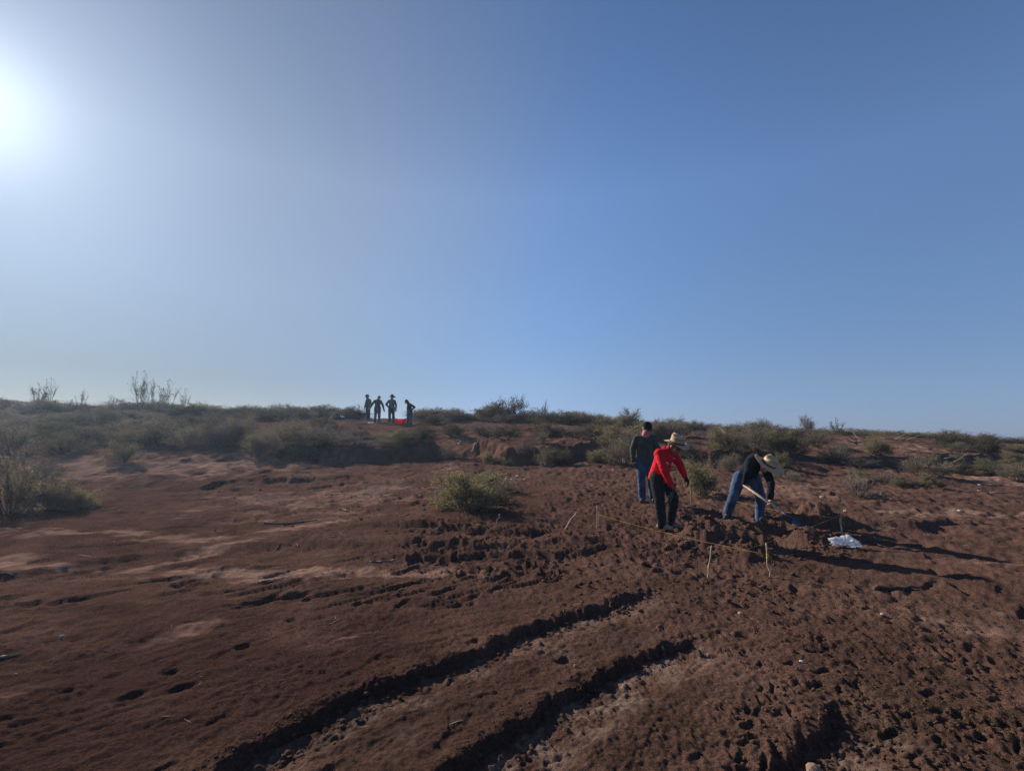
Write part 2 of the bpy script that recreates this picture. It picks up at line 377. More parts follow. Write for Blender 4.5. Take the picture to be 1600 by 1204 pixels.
# ------------------------------------------------------------------ materials
class Mat:
    def __init__(s, name):
        s.m = bpy.data.materials.new(name); s.m.use_nodes = True; s.t = s.m.node_tree
        s.b = s.t.nodes['Principled BSDF']; s.out = s.t.nodes['Material Output']
    def n(s, typ, **kw):
        n = s.t.nodes.new(typ)
        for k, v in kw.items():
            if k in n.inputs: n.inputs[k].default_value = v
            else: setattr(n, k, v)
        return n
    def l(s, a, b): s.t.links.new(a, b)
    def math(s, op, a, b=0.0, c=None):
        n = s.n('ShaderNodeMath', operation=op)
        for i, v in enumerate((a, b, c)):
            if v is None: continue
            if isinstance(v, (int, float)): n.inputs[i].default_value = v
            else: s.l(v, n.inputs[i])
        return n.outputs[0]
    def mix(s, f, a, b, mode='MIX'):
        n = s.n('ShaderNodeMix', data_type='RGBA', blend_type=mode)
        for i, v in ((0, f), (6, a), (7, b)):
            if isinstance(v, (int, float)): n.inputs[i].default_value = v
            elif isinstance(v, tuple): n.inputs[i].default_value = v if len(v) == 4 else v+(1,)
            else: s.l(v, n.inputs[i])
        return n.outputs[2]
    def noise(s, scale, detail=4, rough=.55, vec=None, typ='ShaderNodeTexNoise'):
        n = s.n(typ); n.inputs['Scale'].default_value = scale
        if 'Detail' in n.inputs: n.inputs['Detail'].default_value = detail; n.inputs['Roughness'].default_value = rough
        if vec is None: vec = s.coord()
        s.l(vec, n.inputs['Vector']); return n.outputs[0]
    def coord(s, kind='Object'):
        if not hasattr(s, '_c'): s._c = s.n('ShaderNodeTexCoord')
        return s._c.outputs[kind]
    def ramp(s, f, a, b):
        n = s.n('ShaderNodeMapRange'); s.l(f, n.inputs[0]); n.inputs[1].default_value = a; n.inputs[2].default_value = b; return n.outputs[0]
    def bump(s, h, strength, dist, prev=None):
        n = s.n('ShaderNodeBump'); n.inputs['Strength'].default_value = strength; n.inputs['Distance'].default_value = dist
        s.l(h, n.inputs['Height'])
        if prev is not None: s.l(prev, n.inputs['Normal'])
        return n.outputs[0]
def simple(name, col, rough=.85, vary=.25, scale=12, bump=0.0, bscale=60, spec=.2, bdist=.004, metal=0.0):
    M = Mat(name)
    c = tuple(col)
    f = M.noise(scale, 4)
    lo = tuple(v*(1-vary) for v in c); hi = tuple(min(1, v*(1+vary)) for v in c)
    M.l(M.mix(M.ramp(f, .3, .7), lo, hi), M.b.inputs['Base Color'])
    M.b.inputs['Roughness'].default_value = rough; M.b.inputs['Specular IOR Level'].default_value = spec; M.b.inputs['Metallic'].default_value = metal
    if bump: M.l(M.bump(M.noise(bscale, 3), bump, bdist), M.b.inputs['Normal'])
    return M.m

def ground_material():
    M = Mat('dirt')
    at = M.n('ShaderNodeAttribute', attribute_name='soil'); sep = M.n('ShaderNodeSeparateColor'); M.l(at.outputs['Color'], sep.inputs[0])
    sand, moss, salt, rut = sep.outputs[0], sep.outputs[1], sep.outputs[2], at.outputs['Alpha']  # alpha carries the mask of darker ground areas
    pos = M.n('ShaderNodeNewGeometry').outputs['Position']
    st = M.n('ShaderNodeMapping'); M.l(pos, st.inputs[0]); st.inputs['Rotation'].default_value = (0, 0, R(-42)); st.inputs['Scale'].default_value = (.35, 1, 1)
    big = M.noise(.9, 5, .6, pos); midn = M.noise(4.5, 5, .65, st.outputs[0]); fine = M.noise(52, 5, .75, pos); grit = M.noise(160, 3, .7, pos)
    c = M.mix(M.ramp(big, .32, .68), (.086, .0475, .0360), (.168, .093, .070))
    c = M.mix(M.math('MULTIPLY', M.ramp(midn, .48, .70), .55), c, (.205, .110, .081))
    c = M.mix(M.math('MULTIPLY', M.ramp(fine, .40, .60), .72), c, (.038, .0212, .0162))
    c = M.mix(M.math('MULTIPLY', rut, M.ramp(big, .2, .5)), c, (.53, .51, .53), 'MULTIPLY')
    sf = M.math('MULTIPLY', M.ramp(M.math('ADD', sand, M.math('MULTIPLY', M.math('SUBTRACT', M.noise(9, 6, .7, st.outputs[0]), .5), 1.0)), .02, .85), M.ramp(midn, .2, .5))
    sf = M.math('MULTIPLY', M.math('MINIMUM', M.math('MAXIMUM', sf, 0.0), 1.0), M.ramp(sand, .03, .25))
    c = M.mix(sf, c, (.31, .188, .142))
    mf = M.math('MULTIPLY', moss, M.ramp(fine, .38, .58))
    c = M.mix(M.math('MINIMUM', mf, .85), c, (.026, .024, .010))
    vf = M.math('MULTIPLY', salt, M.ramp(M.noise(26, 4, .7, pos), .36, .6))
    c = M.mix(vf, c, (.235, .165, .13))
    c = M.mix(M.math('MULTIPLY', M.ramp(grit, .60, .68), .7), c, (.17, .105, .078))
    M.l(c, M.b.inputs['Base Color']); M.b.inputs['Roughness'].default_value = .95; M.b.inputs['Specular IOR Level'].default_value = 0.0
    b = M.bump(M.noise(14, 5, .65, pos), .55, .03)
    b = M.bump(fine, 1.0, .022, b); b = M.bump(grit, .8, .006, b)
    M.l(b, M.b.inputs['Normal'])
    return M.m
DIRT = ground_material()

# write the sheet
co = np.empty((NR*NT+1, 3), np.float32)
co[:-1, 0] = X.ravel(); co[:-1, 1] = Y.ravel(); co[:-1, 2] = Z.ravel(); co[-1] = (0, 0, float(Z[0].mean()))
ii, jj = np.meshgrid(np.arange(NR-1), np.arange(NT), indexing='ij'); j2 = (jj+1) % NT
quads = np.stack([ii*NT+jj, ii*NT+j2, (ii+1)*NT+j2, (ii+1)*NT+jj], -1).reshape(-1, 4)[:, ::-1]
gm = mesh_np('ground', co, quads, True)
ca_ = gm.color_attributes.new('soil', 'FLOAT_COLOR', 'POINT')
cc = np.zeros((NR*NT+1, 4), np.float32)
cc[:-1, 0] = SAND.ravel(); cc[:-1, 1] = MOSS.ravel(); cc[:-1, 2] = SALT.ravel(); cc[:-1, 3] = DARKER.ravel()
ca_.data.foreach_set('color', cc.ravel())
tag(link('ground', gm, DIRT), 'bare reddish brown dirt with wheel ruts rising to a scrubby ridge', kind='structure')
# ------------------------------------------------------------------ scrub
def tube(V, F, pts, rad, n=3):
    b = len(V); pts = [Vector(p) for p in pts]
    for i, p in enumerate(pts):
        d = (pts[min(i+1, len(pts)-1)]-pts[max(i-1, 0)])
        d = d.normalized() if d.length > 1e-9 else Vector((0, 0, 1))
        u = d.orthogonal().normalized(); v = d.cross(u)
        r = rad[i] if hasattr(rad, '__len__') else rad
        for k in range(n):
            a = 2*math.pi*k/n; V.append(p + u*(math.cos(a)*r) + v*(math.sin(a)*r))
    for i in range(len(pts)-1):
        for k in range(n):
            F.append((b+i*n+k, b+i*n+(k+1) % n, b+(i+1)*n+(k+1) % n, b+(i+1)*n+k))
def leaf_material(name, a, b, c):
    M = Mat(name)
    at = M.n('ShaderNodeAttribute', attribute_name='tone'); oi = M.n('ShaderNodeObjectInfo')
    col = M.mix(at.outputs['Fac'], a, b); col = M.mix(M.math('MULTIPLY', oi.outputs['Random'], .7), col, c)
    M.l(col, M.b.inputs['Base Color']); M.b.inputs['Roughness'].default_value = .85; M.b.inputs['Specular IOR Level'].default_value = .06
    tr = M.n('ShaderNodeBsdfTranslucent'); M.l(M.mix(1.0, col, (1.0, .93, .62), 'MULTIPLY'), tr.inputs['Color'])
    ms = M.n('ShaderNodeMixShader'); ms.inputs[0].default_value = .42; M.l(M.b.outputs[0], ms.inputs[1]); M.l(tr.outputs[0], ms.inputs[2])
    M.l(ms.outputs[0], M.out.inputs['Surface']); return M.m
LEAF = {'G': leaf_material('leaf_yellow_green', (.130, .122, .075), (.29, .260, .170), (.22, .195, .14)),
        'O': leaf_material('leaf_olive_grey', (.125, .112, .085), (.27, .235, .185), (.19, .155, .125)),
        'L': leaf_material('leaf_dark', (.060, .058, .040), (.13, .118, .082), (.095, .078, .062)),
        'D': leaf_material('leaf_dead', (.12, .092, .070), (.22, .175, .135), (.15, .12, .10)),
        'T': leaf_material('leaf_sapling', (.055, .060, .030), (.10, .10, .055), (.08, .07, .05))}
BARK = {'G': simple('twig_brown', (.085, .062, .045), scale=20), 'O': simple('twig_grey', (.15, .12, .098), scale=20),
        'L': simple('twig_dark', (.05, .038, .03), scale=20), 'D': simple('twig_dead', (.20, .155, .125), scale=20), 'T': simple('twig_sapling', (.075, .06, .047), scale=20)}
def shrub_mesh(kind, seed):
    r = random.Random(seed*31+ord(kind)); V = []; F = []; tips = []
    ns = {'G': 26, 'O': 24, 'L': 26, 'D': 34, 'T': 6}[kind]
    lob = [(r.uniform(0, 6.28), r.uniform(.3, 1.2), r.uniform(.75, 1.1)) for _ in range(9)]
    def env(az, el):                 # uneven outline: each direction reaches a different distance
        k = .74
        for a, e, s in lob:
            dd = ((az-a+math.pi) % (2*math.pi)-math.pi)**2*math.cos(el)**2+(el-e)**2*1.4
            k = max(k, s*math.exp(-dd*1.6))
        return k
    for i in range(ns):
        az = i*2.399+r.uniform(-.4, .4)
        el = (r.uniform(.15, 1.45) if kind != 'T' else r.uniform(.85, 1.5))
        L = env(az, el)*r.uniform(.85, 1.05) if kind != 'T' else r.uniform(.6, 1.0)
        wsc = .62 if kind != 'T' else .8
        d = Vector((math.cos(az)*math.cos(el)*wsc, math.sin(az)*math.cos(el)*wsc, math.sin(el)*.95))
        p0 = Vector((math.cos(az)*.07*r.random(), math.sin(az)*.07*r.random(), -.04))
        bend = Vector((r.uniform(-.1, .1), r.uniform(-.1, .1), .08 if kind != 'D' else -.02))
        pts = [p0 + d*(L*t) + bend*(t*t*L) + Vector((r.gauss(0, .012), r.gauss(0, .012), 0))*(t > 0) for t in (0, .33, .66, 1)]
        r0 = .013 if kind != 'T' else .008
        tube(V, F, pts, (r0, r0*.8, r0*.55, r0*.25))
        nsub = {'G': 8, 'O': 8, 'L': 8, 'D': 9, 'T': 11}[kind]
        for j in range(nsub):
            t = r.uniform(.3, .98); k = min(2, int(t*3)); q = pts[k].lerp(pts[k+1], t*3-k)
            dd = (d.normalized()+Vector((r.gauss(0, .55), r.gauss(0, .55), r.gauss(.15, .4)))).normalized()
            if kind == 'T': dd = (d.normalized()+Vector((r.gauss(0, .4), r.gauss(0, .4), r.gauss(.1, .3)))).normalized()
            l2 = L*r.uniform(.16, .36) if kind != 'T' else L*r.uniform(.12, .5)*(1.15-t*.7); e = q+dd*l2
            if e.z < .02: e.z = .02+r.random()*.05
            m = q.lerp(e, .5)+Vector((r.gauss(0, .02), r.gauss(0, .02), r.gauss(0, .02)))
            tube(V, F, (q, m, e), (.006, .0045, .002) if kind != 'T' else (.005, .0036, .0018)); tips.append((q, e, i*17+j))
            for h in range({'G': 1, 'O': 2, 'L': 1, 'D': 4, 'T': 2}[kind]):
                q2 = q.lerp(e, r.uniform(.3, .9)); e2 = q2+(dd+Vector((r.gauss(0, .7), r.gauss(0, .7), r.gauss(.1, .5)))).normalized()*l2*r.uniform(.35, .7)
                if e2.z < .02: e2.z = .03
                tube(V, F, (q2, e2), (.0038, .0016)); tips.append((q2, e2, i*17+j))
    nl = {'G': 9500, 'O': 3900, 'L': 4600, 'D': 900, 'T': 240}[kind]
    lw, ll = {'G': (.016, .055), 'O': (.015, .042), 'L': (.02, .05), 'D': (.012, .035), 'T': (.022, .05)}[kind]
    LV = []; LF = []; LT = []
    for i in range(nl):
        a, b, cid = tips[r.randrange(len(tips))]
        sp = {'G': .05, 'O': .045, 'L': .05, 'D': .02, 'T': .018}[kind]
        p = a.lerp(b, r.uniform(.25, 1.1))+Vector((r.gauss(0, sp), r.gauss(0, sp), r.gauss(0, sp)))
        if p.z < .01: p.z = .01+r.random()*.04
        d = ((b-a).normalized()*.8+Vector((r.gauss(0, .6), r.gauss(0, .6), r.gauss(.3, .5)))).normalized()
        u = d.orthogonal(); u.rotate(Quaternion(d, r.uniform(0, 6.28))); u.normalize()
        l = ll*r.uniform(.6, 1.2); w_ = lw*r.uniform(.7, 1.2); k = len(LV)
        n = d.cross(u)
        LV += [p, p+d*l*.5+u*w_*.5+n*w_*.15, p+d*l, p+d*l*.5-u*w_*.5+n*w_*.15]; LF.append((k, k+1, k+2, k+3))
        ton = min(1, max(0, random.Random(cid+seed*999).random()*.75+r.random()*.35-.05)); LT += [ton]*4
    wood = mesh_np('branches', [v[:] for v in V], F, True)
    lv = mesh_np('foliage', [v[:] for v in LV], LF)
    at = lv.attributes.new('tone', 'FLOAT', 'POINT'); at.data.foreach_set('value', np.array(LT, np.float32))
    wood.materials.append(BARK[kind]); lv.materials.append(LEAF[kind])
    return wood, lv
PROTO = {k: [shrub_mesh(k, s) for s in range(n)] for k, n in (('G', 3), ('O', 3), ('L', 2), ('D', 3), ('T', 3))}
KIND = {'G': ('shrub', 'shrub'), 'O': ('shrub', 'shrub'), 'L': ('shrub', 'shrub'), 'D': ('dry_brush', 'dry shrub'), 'T': ('sapling', 'sapling')}
rp = random.Random(77)
def plant(kind, c, wd, ht, label, group=None):
    wood, lv = rp.choice(PROTO[kind])
    nm, cat = KIND[kind]
    t = tag(empty(nm, (c.x, c.y, zat(c.x, c.y)-.02*ht), rp.uniform(0, 6.28)), label, cat, group)
    t.scale = (wd/1.12, wd/1.12*rp.uniform(.9, 1.15), ht/.95)
    for n_, m_ in (('branches', wood), ('foliage', lv)):
        o = bpy.data.objects.new(n_, m_); COL.objects.link(o); o.parent = t
    return t
# pixel column, base row, height and width as they read in the photograph, kind, label
PL = [
 (726,797,60,98,'G','rounded yellow green shrub in the open beside a short white stick'),
 (768,768,42,60,'O','grey green shrub growing right behind the rounded yellow green shrub'),
 (780,785,24,44,'L','low dark shrub behind the short white stick'),
 (1096,772,50,62,'G','yellow green shrub between the man in red and the man digging'),
 (15,802,95,100,'O','tall hazy grey shrub at the left edge of the photo'),
 (80,798,50,76,'O','low olive shrub in front of the tall hazy shrub at the left edge'),
 (45,760,62,90,'D','dark hazy shrub behind the tall hazy shrub at the left edge'),
 (118,795,34,50,'G','small pale green shrub rightmost of the cluster at the left edge'),
 (100,708,36,62,'L','small dark shrub alone on bare ground left of the sandy patches'),
 (20,705,44,70,'O','grey shrub at the left edge below the ridge'),
 (192,722,36,56,'O','olive shrub standing on the sandy patch at the left'),
 (205,690,24,50,'O','flat grey shrub above the sandy patch at the left'),
 (255,690,36,62,'D','brownish dry shrub uphill from the sandy patch at the left'),
 (296,697,34,60,'O','olive shrub at the upper edge of the sandy patch'),
 (342,698,50,66,'D','large grey brown dry shrub at the top of the sandy slope'),
 (372,692,46,66,'O','olive shrub right behind the large grey brown dry shrub'),
 (404,712,44,56,'O','pale olive shrub at the right end of the left thicket'),
 (448,702,44,78,'O','wide grey shrub to the right of the pale olive thicket shrub'),
 (478,712,24,60,'D','dry shrub at the foot of the bank left of the four people'),
 (500,688,26,60,'D','low dry shrub on the slope below the black bag'),
 (528,690,18,50,'D','dry low shrub on the bank below the black bag'),
 (556,688,14,44,'D','dry grey brush on the slope below the person with arms spread'),
 (612,700,20,44,'G','olive green shrub on the slope below the red tub'),
 (636,697,20,40,'D','dry grey shrub right of the olive green one below the red tub'),
 (660,702,30,46,'L','dark shrub on top of the shaded bank below the red tub'),
 (600,712,15,50,'D','dry brush hanging over the shaded bank'),
 (568,714,14,44,'D','dry brush at the left end of the shaded bank'),
 (700,715,22,30,'O','small olive shrub right of the shaded bank'),
 (676,664,20,44,'L','dark shrub on the ridge right of the person in black'),
 (702,658,24,50,'D','brown dry shrub on the ridge between the four people and the tall thicket'),
 (763,718,20,18,'G','small bright green shrub below the fallen branches'),
 (778,718,16,22,'G','bright green tuft touching the small bright green shrub'),
 (793,723,14,24,'L','low dark shrub right of the bright green tufts'),
 (826,716,24,30,'D','dry grey shrub left of the silvery one at the foot of the hummock'),
 (855,722,34,40,'O','silvery green shrub at the foot of the dark hummock'),
 (878,723,24,36,'L','dark leaning shrub right of the silvery green one'),
 (845,708,26,26,'D','upright dead brush behind the silvery green shrub'),
 (932,717,20,30,'G','low green shrub left of the man in the dark green shirt'),
 (972,722,52,64,'O','large twiggy olive shrub left behind the man in the dark green shirt'),
 (965,695,34,60,'G','green shrub uphill from the large twiggy olive shrub'),
 (930,682,26,50,'L','dark shrub on the hummock top left of the man in the dark green shirt'),
 (1045,690,42,54,'D','brown dry shrub on the ridge behind the straw hat of the man in red'),
 (1072,716,28,44,'L','dark shrub in the hollow right of the man in red'),
 (1128,712,40,40,'G','green shrub on the bank left above the man digging'),
 (1150,715,34,50,'O','olive shrub on the bank right above the man digging'),
 (1138,735,30,40,'O','olive shrub directly behind the back of the man digging'),
 (1180,712,40,50,'O','grey olive shrub on the bank behind the straw hat of the man digging'),
 (1213,712,44,40,'G','yellowish shrub on the bank right of the straw hat of the man digging'),
 (1235,712,38,50,'L','dark dense shrub on the bank below the leafy sapling'),
 (1222,732,22,26,'G','small green shrub right beside the straw hat of the man digging'),
 (1240,748,18,30,'D','small dry shrub on the bare ground right of the digging man'),
 (1275,702,30,48,'O','olive shrub below the leafy sapling on the right ridge'),
 (1308,722,30,54,'O','wide olive shrub at the left end of the red earth mound'),
 (1340,728,16,50,'D','low dark brush in front of the red earth mound'),
 (1374,722,28,38,'G','yellow green shrub in front of the red earth mound'),
 (1345,748,16,40,'G','low yellowish shrub left of the small round ones in the right flat'),
 (1381,753,18,34,'D','dry brush between the low yellowish shrubs in the right flat'),
 (1404,758,16,22,'G','small round shrub in the right flat'),
 (1437,742,34,54,'O','grey olive shrub in the middle of the right thicket'),
 (1452,760,20,34,'G','bright yellow green shrub at the front of the right thicket'),
 (1430,758,14,30,'D','dead brush at the front left of the right thicket'),
 (1468,742,26,44,'D','dry brush at the right end of the right thicket'),
 (1492,722,18,20,'G','light green shrub above the right thicket'),
 (1505,738,22,36,'L','dark shrub behind the right end of the thicket'),
 (1543,736,20,32,'G','yellow green shrub on the slope at the far right'),
 (1560,742,20,40,'L','dark shrub right of the yellow green one at the far right'),
 (1585,725,18,36,'G','low green shrub cut by the right edge of the photo'),
 (1588,752,30,50,'O','grey olive shrub cut by the right edge of the photo'),
 (1500,712,18,40,'O','olive shrub on the upper slope at the right'),
 (1525,702,14,34,'G','green shrub below the skyline at the far right'),
 (1590,704,14,40,'G','green shrub on the skyline slope at the right edge'),
 (1340,774,40,50,'D','leafless twiggy brush on the ground right of the digging man'),
 (1258,672,30,26,'O','leafy sapling sticking up above the right ridge'),
 (1303,674,18,28,'T','thin sparse sapling right of the leafy one on the right ridge'),
 (60,632,30,38,'T','bare sapling leftmost on the left skyline'),
 (78,632,34,30,'T','taller bare sapling second from the left on the skyline'),
 (128,632,24,24,'T','small bare sapling on the skyline between the two bare groups'),
 (176,634,18,24,'T','lowest thin sapling on the left skyline'),
 (222,636,44,36,'T','tallest bare sapling on the left skyline'),
 (244,636,36,30,'T','bare sapling right beside the tallest one on the left skyline'),
 (264,636,36,34,'T','bare bushy sapling third of the tall left skyline group'),
 (291,634,28,18,'T','thin straight sapling right of the tall left skyline group'),
 (310,638,18,36,'G','round pale shrub on the skyline right of the bare saplings'),
 (445,644,20,60,'D','domed dry shrub on the skyline left of the four people'),
 (785,652,34,70,'L','dense dark shrub crowning the middle of the ridge'),
 (765,655,22,40,'L','dark shrub left of the dense one crowning the ridge'),
 (782,640,26,20,'T','tall thin sapling rising from the dense dark shrub on the ridge'),
 (815,645,30,34,'T','pair of bare stems right of the dense dark shrub on the ridge'),
 (840,650,24,46,'O','olive shrub on the ridge right of the dense dark one'),
 (851,648,24,22,'T','leafy stem on the ridge above the dark hummock'),
 (905,655,18,40,'G','pale green shrub on the ridge above the dark hummock'),
 (930,655,16,24,'G','small pale green shrub right of the one above the hummock'),
 (985,664,28,44,'T','sparse leafy sapling on the ridge left of the black cap'),
 (1168,668,16,30,'L','dark green rounded bush on the ridge above the digging man'),
 (1470,685,18,40,'D','reddish dry bush on the skyline right of the red earth mound'),
]
for px, py, h_, w_, k, lab in PL:
    try: c = G(px, py)
    except ValueError: d = ray(px, 600); c = Vector((d.x/d.y*31, 31, 0))
    plant(k, c, w_*c.y/FPX*1.1, h_*c.y/FPX*(1.4 if k == 'T' else .98), lab)
# low scrub along the ridge: one label per kind and stretch, shared where nothing tells the plants apart
ADJ = {'O': 'grey olive', 'L': 'dark', 'D': 'dry brown', 'G': 'yellowish green'}
SEC = [(-70, 40, 'on the skyline left of the first bare saplings', 15, 'OLDLL', 24), (40, 210, 'on the skyline among the first bare saplings', 24, 'OLDLL', 24),
       (210, 330, 'on the skyline under the tallest bare saplings', 17, 'OLDLL', 24), (330, 430, 'on the skyline right of the bare saplings', 15, 'OLDLD', 24),
       (430, 565, 'on the ridge just left of the four people', 26, 'DOLD', 31.5), (655, 745, 'on the ridge just right of the four people', 22, 'LDOL', 31.5),
       (745, 900, 'on the middle ridge round the dark thicket', 20, 'LOLDO', 28), (900, 1110, 'on the ridge behind the man in the green shirt', 19, 'LOGDO', 28),
       (1110, 1250, 'on the ridge behind the digging man', 13, 'OGLDO', 27.5), (1250, 1345, 'on the ridge by the leafy sapling', 9, 'OGLDO', 27.5),
       (1345, 1480, 'on the ridge behind the red earth mound', 8, 'OGDDL', 30), (1480, 1690, 'on the ridge at the far right', 11, 'OGDDL', 29)]
for x0, x1, where, n, kinds, y0 in SEC:
    for i in range(n):
        px = x0+(x1-x0)*(i+rp.random())/n
        d = ray(px, 600); Yd = rp.uniform(y0, 35.5)
        c = Vector((d.x/d.y*Yd, Yd, 0)); k = rp.choice(kinds)
        hs = .66 if px < 430 else .55 if px > 1250 else .8
        plant(k, c, rp.uniform(1.2, 2.8), rp.uniform(.5, 1.05)*hs, 'low %s scrub %s' % (ADJ[k], where), 'scrub '+where)
for i in range(54):                  # scattered bushes on the hazy left slope, the banks and the right slope
    if i < 28: px, py, wh = rp.uniform(-40, 520), rp.uniform(648, 698), 'on the hazy left slope below the skyline'
    elif i < 41: px, py, wh = rp.uniform(700, 1180), rp.uniform(670, 692), 'on the shaded hummocks of the middle slope'
    elif i >= 50: px, py, wh = rp.uniform(480, 690), rp.uniform(690, 712), 'on the shaded bank below the four people'
    else: px, py, wh = rp.uniform(1230, 1620), rp.uniform(690, 722), 'on the red slope at the right'
    if wh.endswith('right') and 1310 < px < 1440: continue
    try: c = G(px, py)
    except ValueError: continue
    k = rp.choice('DLD' if i >= 50 else 'OLDOG' if i > 40 else 'OLDL')
    plant(k, c, rp.uniform(.9, 2.2), rp.uniform(.4, .85), 'scattered %s scrub %s' % (ADJ[k], wh), 'scrub '+wh)
# ------------------------------------------------------------------ people
class Blob:
    """round cones and ellipsoids, fused into one continuous skin by a voxel remesh"""
    def __init__(s): s.V = []; s.F = []
    def cone(s, a, b, ra, rb, flat=1.0, side=None, n=12, cap0=True):
        a = Vector(a); b = Vector(b); d = b-a
        d = d.normalized() if d.length > 1e-6 else Vector((0, 0, 1))
        u = (Vector(side) - d*Vector(side).dot(d)).normalized() if side is not None else d.orthogonal().normalized()
        v = d.cross(u); o = len(s.V); rings = []
        for t in ((-80, -50, -20) if cap0 else ()): rings.append((a + d*(ra*math.sin(R(t))), ra*math.cos(R(t))))
        rings.append((a, ra)); rings.append((b, rb))
        for t in (20, 50, 80): rings.append((b + d*(rb*math.sin(R(t))), rb*math.cos(R(t))))
        for c, r in rings:
            for k in range(n):
                q = 2*math.pi*k/n; s.V.append(c + u*(math.cos(q)*r) + v*(math.sin(q)*r*flat))
        m = len(rings)
        for i in range(m-1):
            for k in range(n): s.F.append((o+i*n+k, o+i*n+(k+1) % n, o+(i+1)*n+(k+1) % n, o+(i+1)*n+k))
        s.F.append(tuple(o+k for k in range(n))[::-1]); s.F.append(tuple(o+(m-1)*n+k for k in range(n)))
    def chain(s, pts, rad, flat=1.0, side=None):
        for i in range(len(pts)-1): s.cone(pts[i], pts[i+1], rad[i], rad[i+1], flat, side)
    def ball(s, c, r, sc=(1, 1, 1), rot=None):
        o = len(s.V); n = 12; m = 8
        for i in range(1, m):
            t = math.pi*i/m
            for k in range(n):
                q = 2*math.pi*k/n; p = Vector((math.sin(t)*math.cos(q)*sc[0], math.sin(t)*math.sin(q)*sc[1], math.cos(t)*sc[2]))*r
                if rot is not None: p = rot @ p
                s.V.append(Vector(c)+p)
        for i in range(m-2):
            for k in range(n): s.F.append((o+i*n+k, o+(i+1)*n+k, o+(i+1)*n+(k+1) % n, o+i*n+(k+1) % n))
        s.F.append(tuple(o+k for k in range(n))); s.F.append(tuple(o+(m-2)*n+k for k in range(n))[::-1])
    def build(s, name, mat, parent, voxel=.012, wrinkle=0.0, wscale=9.0, smooth=3):
        me = bpy.data.meshes.new(name); me.from_pydata([v[:] for v in s.V], [], s.F)
        o = bpy.data.objects.new(name, me); COL.objects.link(o)
        m = o.modifiers.new('r', 'REMESH'); m.mode = 'VOXEL'; m.voxel_size = voxel
        if smooth:
            q = o.modifiers.new('s', 'SMOOTH'); q.iterations = smooth; q.factor = .5
        dg = bpy.context.evaluated_depsgraph_get(); dg.update()
        nm = bpy.data.meshes.new_from_object(o.evaluated_get(dg)); o.modifiers.clear(); o.data = nm; nm.name = name
        bpy.data.meshes.remove(me)
        n = len(nm.vertices); co = np.empty(n*3, np.float32); nm.vertices.foreach_get('co', co); co = co.reshape(-1, 3)
        if wrinkle:
            no = np.empty(n*3, np.float32); nm.vertices.foreach_get('normal', no); no = no.reshape(-1, 3)
            x, y, z = co.T*wscale
            w1 = noise(x*.6+z*.5, y*.6-z*.3, 3)*1.2
            h = .9*(.45-np.abs(noise(x*.8+y*.5+w1, z*1.9+y*.8+w1, 5))) + .55*(.4-np.abs(noise(x*1.7-y*1.2+w1, z*3.1+w1, 7))) + .25*noise(x*.8, z*.8+y, 9)
            co = co + no*(h*wrinkle)[:, None]; nm.vertices.foreach_set('co', co.ravel())
        nm.polygons.foreach_set('use_smooth', np.ones(len(nm.polygons), bool)); nm.update()
        nm.materials.clear(); nm.materials.append(mat); o.parent = parent
        return o
def cloth(name, col, **k): return simple(name, col, rough=.9, vary=.22, scale=14, bump=.25, bscale=90, spec=.1, **k)
SKIN = simple('skin', (.36, .19, .13), rough=.55, vary=.1, spec=.3); SKIN_D = simple('skin_tanned', (.26, .125, .08), rough=.55, vary=.1, spec=.3)
HAIR = simple('dark_hair', (.015, .011, .009), rough=.6)
EYE_M = simple('eye_dark', (.02, .015, .012), rough=.2, spec=.5)
RED = cloth('red_fleece', (.52, .010, .020)); BLACK = cloth('black_cloth', (.010, .010, .012)); NAVY = cloth('navy_black_cloth', (.009, .011, .017))
GREEN = cloth('dark_green_shirt', (.056, .060, .048)); GREY = cloth('grey_shirt', (.10, .11, .125)); PLUM = cloth('plum_shirt', (.075, .060, .075)); OLIVE = cloth('olive_shirt', (.085, .085, .06))
CHAR = cloth('charcoal_trousers', (.020, .020, .020)); PINK = cloth('pink_neck_cloth', (.55, .19, .24))
def denim_mat():
    M = Mat('denim'); f = M.noise(5, 4); g = M.noise(150, 2)
    c = M.mix(M.ramp(f, .35, .68), (.020, .038, .080), (.095, .145, .225)); c = M.mix(M.math('MULTIPLY', g, .35), c, (.02, .03, .06))
    M.l(c, M.b.inputs['Base Color']); M.b.inputs['Roughness'].default_value = .9; M.b.inputs['Specular IOR Level'].default_value = .1
    return M.m
DENIM = denim_mat(); DARKJEAN = cloth('dark_jeans', (.022, .028, .042))
def straw_mat():
    M = Mat('straw'); uv = M.coord('Object')
    wv = M.n('ShaderNodeTexWave', wave_type='RINGS', rings_direction='Z'); wv.inputs['Scale'].default_value = 26; wv.inputs['Distortion'].default_value = 1.5; M.l(uv, wv.inputs['Vector'])
    f = M.noise(40, 3); c = M.mix(wv.outputs['Fac'], (.35, .225, .125), (.57, .41, .25)); c = M.mix(M.math('MULTIPLY', f, .35), c, (.24, .135, .05))
    M.l(c, M.b.inputs['Base Color']); M.b.inputs['Roughness'].default_value = .8
    M.l(M.bump(wv.outputs['Fac'], .5, .004), M.b.inputs['Normal'])
    return M.m
STRAW = straw_mat(); BAND = cloth('hat_band_cloth', (.05, .03, .02)); DHAT = cloth('dark_hat_felt', (.03, .028, .026))
SHOE = simple('shoe_grey', (.22, .20, .17), rough=.8, vary=.3, bump=.3); SHOE_D = simple('shoe_dark', (.055, .048, .042), rough=.8, vary=.3)
GLOVE = simple('work_glove', (.03, .028, .026), rough=.85); GLOVE_W = simple('white_glove', (.7, .7, .68), rough=.85)

